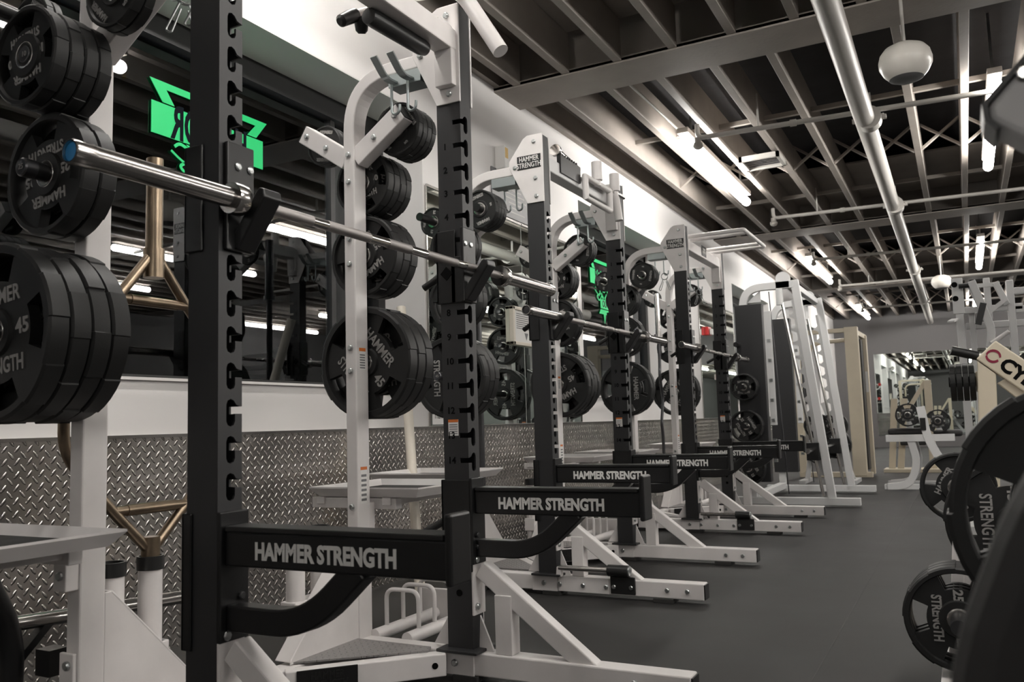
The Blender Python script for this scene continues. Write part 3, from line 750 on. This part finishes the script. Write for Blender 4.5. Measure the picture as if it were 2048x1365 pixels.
# curl bar standing by the farthest rack
t = thing('curl_bar', 'wavy curl bar standing upright beside the farthest rack', 'barbell', (-2.51, 7.71, .3))
MB().tube(fillet([(0, 0, 0), (0, 0, .45), (0, -.03, .55), (0, .05, .78), (0, -.02, 1.0), (0, 0, 1.12), (0, 0, 1.38)], .05, 5), .014, 14).build('shaft', DARKST, t)
MB().cyl((0, 0, 1.38), (0, 0, 1.78), .025, 18).build('sleeve', CHROME, t); MB().lathe([(.014, 0), (.042, 0), (.042, .03), (.025, .03)], (0, 0, 1.36), (0, 0, 1), 20).build('collar', CHROME, t)
MB().cyl((0, 0, -.27), (0, 0, .02), .025, 18).build('sleeve', CHROME, t)
# dark barbell standing by the middle rack
t = thing('barbell', 'dark barbell standing upright beside the middle rack', 'barbell', (-2.53, 4.36, .05))
MB().cyl((0, 0, .42), (0, 0, 1.75), .02, 16).build('shaft', DARKST, t); MB().cyl((0, 0, 1.76), (0, 0, 2.16), .029, 18).build('sleeve', DARKST, t)
MB().lathe([(.014, 0), (.038, 0), (.038, .03), (.026, .03)], (0, 0, 1.74), (0, 0, 1), 20).build('collar', DARKST, t); MB().cyl((0, 0, 0), (0, 0, .42), .026, 18).build('sleeve', DARKST, t)
tag(MB().tube([(-2.93, 4.14, 1.60), (-2.62, 3.83, .02)], .028, 16).build('plastic_pipe', PVC), 'white plastic pipe leaning on the wall behind the nearest rack', 'pipe')

# black landmine attachment and steel bar at lower left
t = thing('dip_attachment', 'black bent dip attachment with a bare steel bar at the lower left', 'gym attachment', (-2.33, 1.40, 0))
MB().tube(fillet([(0, .05, .0), (0, .05, .36), (0, -.02, .50), (.0, -.05, .58)], .1, 6), .032, 18).build('upright', BLACKS, t)
MB().cyl((0, .05, .385), (.0, .62, .35), .021, 18).build('bar', STEEL, t)
MB().beam((0, .05, .27), (-.0, .16, .375), .03, .02, Vector((1, 0, 0))).build('brace', BLACKS, t)
MB().box2((-.06, -.12, .0), (.06, .12, .02)).build('foot', BLACKS, t); MB().box2((.03, .10, .24), (.09, .155, .31)).build('bumper_block', PLAST, t)

# spring clips
def clip(loc, label, rz=0, opn=0):
    t = thing('spring_clip', label, 'clip', loc, rz, 'wire spring clips')
    pts = []
    for k in range(0, 41): a = 2*math.pi*k/16; pts.append((.027*math.cos(a), -.008+.016*k/40, -.027+.027*math.sin(a)))
    MB().tube(pts, .0032, 8).build('coil', ZINC, t)
    for s in (-1, 1): MB().tube(fillet([(s*.012, .0, -.05), (s*.05, 0, -.14), (s*.035, 0, -.145), (s*.01, 0, -.07)], .012, 4), .003, 8).build('handle', ZINC, t)
clip((-1.79, 1.545, 2.10), 'wire spring clip on the left hook of the nearest rack', 1.2)
clip((-1.715, 1.545, 2.10), 'wire spring clip on the right hook of the nearest rack', 1.0)
clip((-2.12, 6.745, 2.095), 'wire spring clip hanging on the farthest rack, near side hook', .3)
clip((-2.12, 7.79, 2.095), 'wire spring clip hanging on the farthest rack, far side hook', .3)

# ---------------------------------------------------------------- wall things
for i, (a, b) in enumerate(((4.53, 5.86), (5.87, 6.93), (10.92, 11.9), (11.91, 12.8))):
    m = tag(MB().box2((X0+.001, a, .892), (X0+.007, b, 2.445)).build('wall_mirror', MIRROR), ('wall mirror left of the frameless seam behind the middle rack', 'wall mirror right of the seam behind the middle rack', 'left wall mirror beyond the farthest rack', 'right wall mirror beyond the farthest rack')[i], 'mirror', 'mirrors on the window wall')
    f = MB()
    f.box2((X0+.001, a-.012, .89), (X0+.012, a, 2.45)) if i % 2 == 0 else f.box2((X0+.001, b, .89), (X0+.012, b+.012, 2.45))
    f.box2((X0+.001, a, 2.445), (X0+.014, b, 2.462)); f.build('edge_strip', STEEL, m)
tag(MB().box2((-2.05, Y1-.008, .3), (X1-.2, Y1-.001, 2.44)).build('wall_mirror', MIRROR), 'long mirror covering the lower back wall', 'mirror')
# wall boards
t = thing('rules_board', 'grey board of pale text high on the wall behind the middle rack', 'sign', (X0, 5.83, 2.47))
MB().box2((.001, -.42, 0), (.012, .46, .34)).build('board', GREYS, t, .002)
m = MB()
for k in range(8): wd = (.34, .28, .2, .3, .36, .24, .2, .3)[k]; m.box2((.012, -.05-wd/2, .29-k*.035), (.0128, -.05+wd/2, .302-k*.035))
m.build('text_line', LETTER, t)
t = thing('framed_notice', 'white framed notice with small text on the wall mirror', 'notice', (X0+.03, 5.86, 1.50))
MB().box2((-.022, -.21, 0), (.0, .21, .265)).build('panel', PAPER, t)
m = MB()
for a, b in (((-.23, -.015), (.23, .012)), ((-.23, .253), (.23, .28)), ((-.23, -.015), (-.20, .28)), ((.20, -.015), (.23, .28))): m.box2((-.025, a[0], a[1]), (.012, b[0], b[1]))
m.build('frame', PVC, t, .004)
m = MB()
for k in range(8): m.box2((.0, -.16, .225-k*.016), (.001, .16-(k % 3)*.02, .231-k*.016))
m.prism([(-.03, .085), (.03, .085), (0, .03)], 'yz', .0, .001); m.build('print', GREYS, t)
t = thing('paper_sign', 'white paper sign at the lower left of the wall mirror', 'sign', (X0+.012, 4.74, .90))
MB().box2((0, -.2, 0), (.004, .2, .26)).build('sheet', PAPER, t)
tm = mats(text('Thank', .06, .0004, .0, .75, 'LEFT'), NUMB); tm.transform(Matrix.Translation((.0046, -.185, .055)) @ Matrix.Rotation(R_(90), 4, 'Z') @ FRONT); put('lettering', tm, t)
t = thing('emergency_light', 'white emergency light with round lamp head high on the wall', 'light', (X0, 5.60, 2.80))
MB().box2((.001, -.12, 0), (.09, .12, .18)).build('case', PAPER, t, .008); MB().box2((.0905, -.115, .08), (.0915, -.07, .16)).build('label_patch', mat('yellow_label', (.6, .38, .1), .5), t)
hd = MB().lathe([(0, -.02), (.05, -.02), (.085, .03), (.09, .05), (.08, .052)], (.14, .2, .15), (.6, -.8, -.1), 24).build('lamp_head', PAPER, t)
MB().lathe([(.08, .045), (.05, .025), (0, .02)], (.14, .2, .15), (.6, -.8, -.1), 24).build('reflector', CHROME, hd); MB().cyl((.09, .08, .15), (.14, .2, .15), .018, 10).build('bracket', PAPER, t)
for i, (y, z) in enumerate(((11.25, 2.05), (11.88, 1.47))):  # alarms reflected in the mirror, modelled as solid parts on its face
    t = thing('alarm_reflection', ('modelled reflection of a red fire alarm strobe, upper one in the far wall mirror', 'modelled reflection of a red fire alarm strobe, lower one in the far wall mirror')[i], 'alarm', (X0+.008, y, z))
    MB().box2((0, -.08, -.055), (.045, .08, .055)).build('body', RED, t, .006); MB().box2((.05, -.04, -.05), (.08, .06, .03)).build('lens', PAPER, t, .008)

# window decals, seen from the back so the lettering reads mirrored
def decal(y0, label):
    t = thing('window_decal', label, 'sign', (X0-.352, y0, 0), 0, 'green window decals')
    W = .735; a, b = 0, .004
    m = MB().prism([(-.012, 2.605), (W+.03, 2.605), (W-.05, 2.502), (W-.115, 2.502), (W-.055, 2.57), (.085, 2.57), (.135, 2.502), (.065, 2.502)], 'yz', a, b)
    m.build('roof_outline', GREEN, t)
    MB().box2((a, 0, 2.335), (b, W, 2.495)).build('name_band', GREEN, t)
    tm = mats(text('HARBOR', .235, .0006, .0075, .53), DARKG)
    tm.transform(Matrix.Translation((b+.0008, W/2, 2.415)) @ Matrix.Rotation(R_(-90), 4, 'Z') @ Matrix.Rotation(R_(90), 4, 'X') @ Matrix.Diagonal((1, 1, -1, 1)))
    put('name_lettering', tm, t)
    c = W/2
    m = MB().prism([(c-.16, 2.33), (c-.05, 2.32), (c-.1, 2.27)], 'yz', a, b)
    m.prism([(c+.16, 2.33), (c+.05, 2.32), (c+.1, 2.27)], 'yz', a, b)
    def ribbon(pts, w_):
        m.path(fillet([(b/2, c+p, q) for p, q in pts], .04, 6), b, w_, (1, 0, 0))
    for s in (-1, 1):
        ribbon([(s*.23, 2.30), (s*.20, 2.325), (s*.12, 2.30), (s*.1, 2.24), (s*.16, 2.235), (s*.20, 2.21), (s*.15, 2.17), (s*.11, 2.18), (s*.05, 2.25)], .016)
        ribbon([(s*.25, 2.275), (s*.19, 2.24), (s*.13, 2.22)], .012)
        ribbon([(s*.11, 2.29), (s*.06, 2.31), (s*.01, 2.27)], .016); ribbon([(s*.08, 2.25), (s*.02, 2.20)], .03)
    m.build('octopus_strokes', GREEN, t)
    MB().box2((a, c-.11, 2.09), (b, c+.11, 2.19)).build('lower_band', GREEN, t)
    tm = mats(text('UO', .10, .0006, .003, .8), DARKG)
    tm.transform(Matrix.Translation((b+.0008, c, 2.14)) @ Matrix.Rotation(R_(-90), 4, 'Z') @ Matrix.Rotation(R_(90), 4, 'X') @ Matrix.Diagonal((1, 1, -1, 1))); put('lower_lettering', tm, t)
    MB().prism([(c-.11, 2.08), (c+.11, 2.08), (c+.15, 2.03), (c+.03, 2.03), (c, 1.93), (c-.03, 2.03), (c-.15, 2.03)], 'yz', a, b).build('point', GREEN, t)
decal(2.70, 'green mirrored logo decal on the nearest window'); decal(8.12, 'green mirrored logo decal on the second window')

# ---------------------------------------------------------------- smith machine
t = thing('smith_machine', 'white slanted smith machine with tall black weight shrouds', 'smith machine', (-1.4, 9.6, 0))
for s in (-1, 1):
    y = s*.78-.05
    MB().box2((-.72, y-.04, .02), (.46, y+.04, .09)).build('base_rail', LGREY, t, .004)
    MB().beam((.205, y, .09), (-.02, y, 2.24), .055, .075, Vector((0, 1, 0))).build('front_post', LGREY, t, .004)
    MB().path(fillet([(-.54, y, .09), (-.54, y, 2.20), (-.03, y, 2.20)], .2, 10), .06, .075, (0, 1, 0)).build('rear_arch', LGREY, t, .004)
    MB().cyl((.13, y-.02, .1), (-.17, y-.02, 2.16), .016, 14).build('guide_rod', CHROME, t)
    MB().cyl((-.17, y-.02, 2.0), (-.17, y-.02, 2.16), .035, 14).build('rod_bushing', LGREY, t)
    poly = [(.10, .3)]
    for k in range(11):
        z = .45+k*.14; x = .10-.095*(z-.3)/1.0
        poly += [(x, z), (x-.05, z+.03), (x-.055, z+.055), (x-.03, z+.05), (x-.008, z+.07)]
    poly += [(-.07, 2.05), (-.02, 2.05), (.165, .3)]
    MB().prism(poly, 'xz', y+.035, y+.045).build('catch_rail', LGREY, t)
    MB().box2((-.62, y-.05, .24), (-.35, y+.06, 2.03)).build('shroud', BLACKP, t, .004)
    MB().box2((-.33, y-.02, .8), (-.27, y+.02, 1.95)).build('weight_guide', LGREY, t, .003)
    m = MB()
    for k in range(7): m.box((-.3, y, .45+k*.2), (.03, .05, .03))
    m.build('shroud_screw', ZINC, t)
    pu = MB().lathe([(0, -.02), (.07, -.02), (.07, .02), (0, .02)], (-.13, y, 2.265), (0, 1, 0), 20); pu.box2((-.2, y-.03, 2.17), (-.07, y+.03, 2.25)); pu.build('pulley', LGREY, t)
    MB().prism([(-.5, 2.05), (-.36, 2.17), (-.36, 2.05)], 'xz', y-.005, y+.005).build('corner_plate', LGREY, t)
    MB().cyl((-.20, y+.02, .12), (-.28, y+.02, 2.15), .006, 6).build('cable', DARKST, t)
MB().box2((-.08, -.79, 2.17), (-.02, .69, 2.23)).build('top_tube', LGREY, t, .004)
MB().box2((-.58, -.79, .05), (-.5, .69, .12)).build('rear_tube', LGREY, t, .004)
MB().cyl((.06, -.98, .55), (.06, .90, .55), .016, 14).build('bar', CHROME, t)
for s in (-1, 1):
    y = s*.78-.05
    MB().box2((.0, y-.06, .45), (.12, y+.06, .62)).build('carriage', BLACKS, t, .005)
    MB().cyl((.06, y+s*.06, .55), (.06, y+s*.36, .55), .025, 14).build('bar_sleeve', CHROME, t)
yy = 8.70
for z, k, n, nm in ((1.19, '10', 3, 'upper'), (.80, '25', 2, 'middle'), (.38, '25', 2, 'lowest')):
    MB().cyl((-.545, -.87, z), (-.545, -1.08, z), .024, 14).build('plate_horn', BLACKS, t)
    stack(k, n, -1.945, z, 8.715, -1, f'{nm} horn of the black smith machine shroud', 'plates on the smith machine', [.0 if k == '10' else R_(60)]*3)
m = MB().cyl((-.6, -.87, 1.62), (-.6, -1.0, 1.62), .025, 12); m.build('storage_peg', BLACKS, t)
stack('25', 2, -1.34, .55, 10.40, 1, 'far sleeve of the smith machine bar', 'plates on the smith machine bar')

t = thing('plate_tree', 'small white plate tree behind the smith machine', 'plate rack', (-1.72, 11.9, 0))
MB().beam((-.2, 0, .02), (-.02, 0, 1.05), .06, .06, Vector((0, 1, 0))).build('post', LGREY, t, .004); MB().beam((.38, 0, .02), (.06, 0, 1.05), .06, .06, Vector((0, 1, 0))).build('post', LGREY, t, .004)
MB().box2((-.12, -.03, .38), (.3, .03, .44)).build('cross_arm', LGREY, t, .004); MB().box2((-.1, -.03, .72), (.26, .03, .78)).build('cross_arm', LGREY, t, .004)
MB().box2((-.26, -.3, .0), (-.18, .3, .05)).build('foot', LGREY, t, .004); MB().box2((.36, -.3, .0), (.44, .3, .05)).build('foot', LGREY, t, .004)
for x, z, nm, n in ((-.02, .75, 'upper left', 2), (.20, .75, 'upper right', 2), (-.02, .41, 'lower left', 1)):
    MB().cyl((x, -.03, z), (x, -.24, z), .024, 12).build('plate_horn', BLACKS, t)
    stack('25', n, -1.72+x, z, 11.86, -1, f'{nm} horn of the tree behind the smith machine', 'plates on the tree behind the smith machine')

# ---------------------------------------------------------------- beige cable column machine
t = thing('cable_machine', 'tall beige cable column machine beyond the smith machine', 'cable machine', (-1.37, 13.0, 0))
MB().box2((-.09, -.07, .02), (.09, .07, 2.13)).build('column', BEIGE, t, .006); MB().box2((.10, .35, .02), (.16, .47, 2.03)).build('column', BEIGE, t, .006)
MB().beam((0, 0, 2.09), (.13, .41, 2.0), .06, .07).build('top_bar', BEIGE, t, .004); MB().box2((.0, .07, .1), (.11, .345, 1.95)).build('weight_shroud', BLACKP, t)
MB().box2((-.75, -.05, 2.06), (-.09, .02, 2.12)).build('top_bar', BEIGE, t, .004); MB().tube(fillet([(-.6, 0, 1.5), (-.6, 0, 1.93), (-.1, 0, 1.95)], .2, 8), .03, 12).build('arm_tube', BEIGE, t)
MB().box2((-.8, -.06, .0), (.16, .06, .07)).build('base', BEIGE, t, .004); MB().box2((.115, .3475, 1.2), (.150, .349, 1.5)).build('instruction_label', PAPER, t)
MB().box2((-.82, -.05, .0), (-.72, .05, 2.1)).build('rear_column', BEIGE, t, .004)

# ---------------------------------------------------------------- bench machine in front of the back mirror
t = thing('plate_loaded_bench', 'white plate-loaded bench machine with curved legs before the back mirror', 'gym machine', (-.65, 11.2, 0))
for y in (-.28, .28):
    MB().path(fillet([(-.22, y, .03), (.02, y, .05), (.12, y, .30), (.06, y, .58)], .16, 8), .06, .08, (0, 1, 0)).build('leg', LGREY, t, .004)
MB().box2((-.25, -.3, .0), (.42, -.22, .06)).build('base_rail', LGREY, t, .004); MB().box2((-.25, .22, .0), (.42, .3, .06)).build('base_rail', LGREY, t, .004)
MB().box2((-.2, -.32, .55), (.52, -.25, .63)).build('seat_rail', LGREY, t, .004)
MB().path(fillet([(.19, -.3, .95), (.24, -.3, .6), (.34, -.3, .36), (.55, -.3, .06)], .12, 6), .06, .09, (0, 1, 0)).build('upright', LGREY, t, .004)
MB().box2((.175, -.342, .68), (.235, -.335, .82)).build('badge', BLACKS, t)
MB().box2((-.18, -.22, .63), (.2, .22, .70)).build('seat_pad', VINYL, t, .02); MB().box2((.30, -.22, .60), (.6, .2, .67)).build('roll_pad', VINYL, t, .025)
for x, z, nm, k in ((.05, .86, 'left', '10'), (.36, .78, 'right', '10')):
    MB().cyl((x, -.36, z), (x, .1, z), .024, 12).build('plate_horn', BLACKS, t)
    m = MB().box2((x-.03, .0, .6), (x+.03, .06, z+.03)).build('horn_post', LGREY, t)
    stack('10', 2, -.65+x, z, 11.2-.22, -1, f'{nm} horn of the curved-leg bench machine', 'plates on the bench machine', [0, 0])
t = thing('plate_loaded_row', 'beige plate-loaded row machine with slanted columns at the back', 'gym machine', (-.95, 14.2, 0))
for x, lean in ((-.1, .1), (.02, .12)): MB().beam((x, 0, .0), (x+lean, .0, 1.1), .07, .09, Vector((0, 1, 0))).build('column', BEIGE, t, .004)
MB().beam((.1, 0, .8), (.45, 0, 1.35), .05, .06, Vector((0, 1, 0))).build('lever_arm', BEIGE, t, .004); MB().box2((.42, -.04, 0), (.52, .04, 1.36)).build('post', BEIGE, t, .004)
MB().box2((-.2, -.25, .0), (.6, .25, .05)).build('base', BEIGE, t, .004); MB().box2((.05, -.2, .4), (.4, .2, .47)).build('seat_pad', VINYL, t, .02)

# ---------------------------------------------------------------- tall lever machine on the right
t = thing('lever_machine', 'tall light grey lever machine on the right under the globe', 'gym machine', (0, 7.5, 0))
m = MB().box2((-.03, -.05, 1.64), (.05, .05, 1.92)).build('head_block', LGREY, t, .004)
b2 = MB()
for z in (1.87, 1.76): b2.lathe([(.022, 0), (.022, .003), (0, .003)], (-.008, -.05, z), (0, -1, 0), 14)
b2.build('pin_hole', NUMB, m)
MB().box2((-.015, -.04, .0), (.04, .04, 1.66)).build('front_upright', LGREY, t, .004); MB().box2((.075, .02, .0), (.115, .08, 1.66)).build('rear_upright', LGREY, t, .004)
MB().box2((.34, -.04, .0), (.39, .04, 1.87)).build('right_upright', LGREY, t, .004)
MB().box2((.0, -.03, 1.64), (.44, .03, 1.69)).build('upper_rail', LGREY, t, .004); MB().box2((.05, .03, 1.52), (.9, .08, 1.57)).build('lower_rail', LGREY, t, .004)
MB().box2((.36, -.03, 1.76), (.9, .03, 1.81)).build('side_rail', LGREY, t, .004); MB().box2((.36, -.03, 1.62), (.9, .03, 1.67)).build('side_rail', LGREY, t, .004)
MB().path(fillet([(.11, -.09, 1.88), (.22, -.09, 1.50), (.20, -.09, 1.36)], .05, 5), .05, .055, (0, 1, 0)).build('lever_arm', LGREY, t, .004)
bd = MB().box((.155, -.118, 1.62), (.045, .004, .17), Matrix.Rotation(R_(16), 3, 'Y')).build('badge', BLACKS, t)
MB().path([(.10, -.06, 1.87), (.16, -.06, 1.68)], .04, .05, (0, 1, 0)).build('rear_lever', LGREY, t, .004)
MB().path([(.27, -.06, 1.86), (.335, -.06, 1.68)], .04, .045, (0, 1, 0)).build('rear_lever', LGREY, t, .004); MB().box2((.12, -.07, 1.83), (.30, -.03, 1.86)).build('lever_link', LGREY, t)
MB().box2((.19, -.06, 1.58), (.235, .0, 1.9)).build('pivot_post', LGREY, t, .004); MB().beam((.20, -.09, 1.62), (.33, -.09, 1.72), .025, .03, Vector((0, 1, 0))).build('link_rod', LGREY, t)
MB().cyl((.21, -.12, 1.39), (.33, -.14, 1.47), .016, 12).build('handle', WHITE, t); MB().beam((-.02, -.06, 1.60), (-.05, -.30, 1.56), .05, .012).build('step_plate', LGREY, t)
MB().cyl((.02, -.09, 1.85), (.10, -.09, 1.85), .02, 12).build('pivot', BLACKS, t); MB().box2((-.03, -.5, 0), (.45, .5, .06)).build('base', LGREY, t, .004)
MB().box2((.05, -.45, .42), (.4, -.05, .5)).build('seat_pad', VINYL, t, .02)

# ---------------------------------------------------------------- beige press machine with the crimson mark
t = thing('press_machine', 'beige press machine with crimson logo on its slanted arm', 'gym machine', (0, 4.3, 0))
arm = MB().prism([(.056, 1.110), (.136, 1.187), (.808, .585), (.743, .494)], 'xz', -.055, .055).build('slanted_arm', BEIGE, t, .006)
MB().prism([(.061, 1.103), (.128, 1.041), (.107, .54), (.029, .54)], 'xz', -.05, .05).build('post', BEIGE, t, .005)
MB().box2((.01, -.05, .02), (.117, .05, .55)).build('lower_post', BEIGE, t, .005); MB().prism([(.13, 1.002), (.169, 1.022), (.678, .514), (.652, .488)], 'xz', -.035, .035).build('under_brace', BEIGE, t, .003)
MB().box2((-.02, -.35, .0), (.85, .35, .07)).build('base', BEIGE, t, .005); MB().box2((.66, -.05, .05), (.77, .05, .6)).build('rear_post', BEIGE, t, .005)
ang = math.atan2(.585-1.187, .808-.136)
ex = Vector((math.cos(ang), 0, math.sin(ang))); ez = Vector((-math.sin(ang), 0, math.cos(ang)))
def on_arm(me, u, v):
    o = Vector((.136, -.0555, 1.187))+ex*u-ez*v
    me.transform(Matrix(((ex.x, ez.x, 0, o.x), (0, 0, -1, o.y), (ex.z, ez.z, 0, o.z), (0, 0, 0, 1)))); return me
put('arm_lettering', on_arm(mats(text('CYBEX', .08, .0006, .0036, 1.0, 'LEFT'), NUMB), .078, .062), arm)
lg = MB()
def crescent(r1, r2, off, a0, a1):
    P = [(r1*math.cos(a0+(a1-a0)*k/10), r1*math.sin(a0+(a1-a0)*k/10)) for k in range(11)]
    Q = [(off[0]+r2*math.cos(a0+(a1-a0)*k/10), off[1]+r2*math.sin(a0+(a1-a0)*k/10)) for k in range(10, -1, -1)]
    lg.prism(P+Q, 'xy', 0, .001)
crescent(.030, .0235, (.002, -.004), R_(30), R_(200)); crescent(.030, .0235, (-.002, .004), R_(215), R_(350))
put('arm_logo', on_arm(lg.mesh('arm_logo', CRIM), .036, .06), arm)
MB().cyl((.065, .0, 1.126), (-.039, -.02, 1.157), .0205, 14).build('handle_grip', PLAST, t)
MB().cyl((.06, .12, 1.018), (-.06, .12, 1.018), .024, 14).build('plate_horn', BLACKS, t); MB().box2((.05, .05, .97), (.11, .16, 1.06)).build('horn_block', BEIGE, t, .004)
for i, x in enumerate((.036, .010, -.016, -.042)):
    plate('2.5', (x, 4.42, 1.0155), ('first', 'second', 'third', 'last')[i]+' small plate from the beige post on the press machine horn', 'plates on the press machine', 1.0, R_(90))

# ---------------------------------------------------------------- plate tree at the lower right
t = thing('plate_tree', 'white plate tree at the lower right carrying ten, twenty-five and forty-five pound plates', 'plate rack', (0, 3.3, 0))
MB().beam((-.095, 0, .01), (-.042, 0, .55), .045, .04, Vector((0, 1, 0))).build('post', WHITE, t, .004); MB().beam((.40, 0, .01), (.20, 0, .56), .06, .05, Vector((0, 1, 0))).build('post', WHITE, t, .004)
MB().box2((-.13, -.26, .0), (-.075, .36, .045)).build('base_foot', WHITE, t, .004); MB().box2((.38, -.26, .0), (.44, .36, .045)).build('base_foot', WHITE, t, .004)
MB().box2((-.08, -.02, .12), (.36, .02, .17)).build('cross_arm', WHITE, t, .004); MB().box2((-.06, -.02, .30), (.28, .02, .34)).build('cross_arm', WHITE, t, .004)
MB().cyl((-.065, .03, .23), (-.065, -.34, .23), .024, 14).build('plate_horn', DARKST, t); MB().cyl((-.105, .0, .23), (-.05, .0, .23), .03, 14).build('horn_lug', WHITE, t)
MB().box2((.10, -.02, .32), (.15, .02, .51)).build('horn_riser', WHITE, t); MB().cyl((.124, .02, .49), (.124, .36, .49), .024, 14).build('plate_horn', DARKST, t)
MB().beam((-.042, .0, .53), (-.044, .03, .61), .035, .035).build('horn_riser', DARKST, t); MB().cyl((-.048, .02, .595), (-.048, .52, .595), .024, 14).build('plate_horn', DARKST, t)
stack('25', 3, -.065, .231, 3.235, -1, 'low horn of the white plate tree', 'plates on the plate tree', [R_(90)]*3)
stack('45', 1, .124, .4925, 3.48, 1, 'side horn of the white plate tree', 'plates on the plate tree', [R_(90)])
stack('10', 2, -.048, .5955, 3.715, 1, 'far horn of the white plate tree', 'plates on the plate tree', [R_(-62)]*2)

# ---------------------------------------------------------------- close machine at the right edge (pad, overhead arm, loaded horn)
t = thing('pad_machine', 'blurred close machine at right edge with black pad and grey overhead arm', 'gym machine', (.33, .9, 0))
MB().box2((-.04, -.04, .0), (.04, .04, 1.34)).build('column', LGREY, t, .006); MB().box2((-.2, -.35, .0), (.25, .6, .06)).build('base', LGREY, t, .006)
MB().prism([(-.291, 1.171), (-.290, 1.157), (-.282, 1.150), (-.262, 1.134), (-.04, 1.06), (.04, 1.06), (.04, 1.36), (-.17, 1.30)], 'xz', .0, .06).build('overhead_arm', LGREY, t, .006)
MB().path([(-.284, .03, 1.147), (-.2925, .03, 1.158), (-.2935, .03, 1.172), (-.17, .03, 1.303)], .066, .005, (0, 1, 0)).build('edge_trim', PLAST, t)
m = MB().lathe([(.0075, 0), (.0075, .003), (.005, .005), (0, .005)], (-.2595, .0, 1.195), (0, -1, 0), 16).build('bolt', CHROME, t)
def arc_pts():
    P = [(-.352, .66), (-.350, .72), (-.347, .733), (-.341, .755), (-.332, .778), (-.320, .808), (-.311, .827), (-.30, .846), (-.285, .868), (-.26, .885), (-.22, .895), (.1, .895), (.1, .40), (-.30, .40), (-.34, .45), (-.352, .52)]
    return P
MB().prism(arc_pts(), 'xz', -.32, -.26).build('pad', VINYL, t, .02)
MB().box2((-.03, -.27, .6), (.03, -.03, .68)).build('pad_bracket', LGREY, t, .004)
MB().cyl((-.147, .66, .7115), (-.147, .92, .7115), .024, 16).build('plate_horn', DARKST, t); MB().box2((-.18, .88, .67), (.04, .94, .755)).build('horn_arm', LGREY, t, .004); MB().box2((-.03, .03, .67), (.03, .92, .755)).build('horn_strut', LGREY, t, .004)
stack('45', 2, .183, .714, 1.752, -1, 'horn of the close machine at right edge', 'plates on the close machine', [R_(0)]*2)
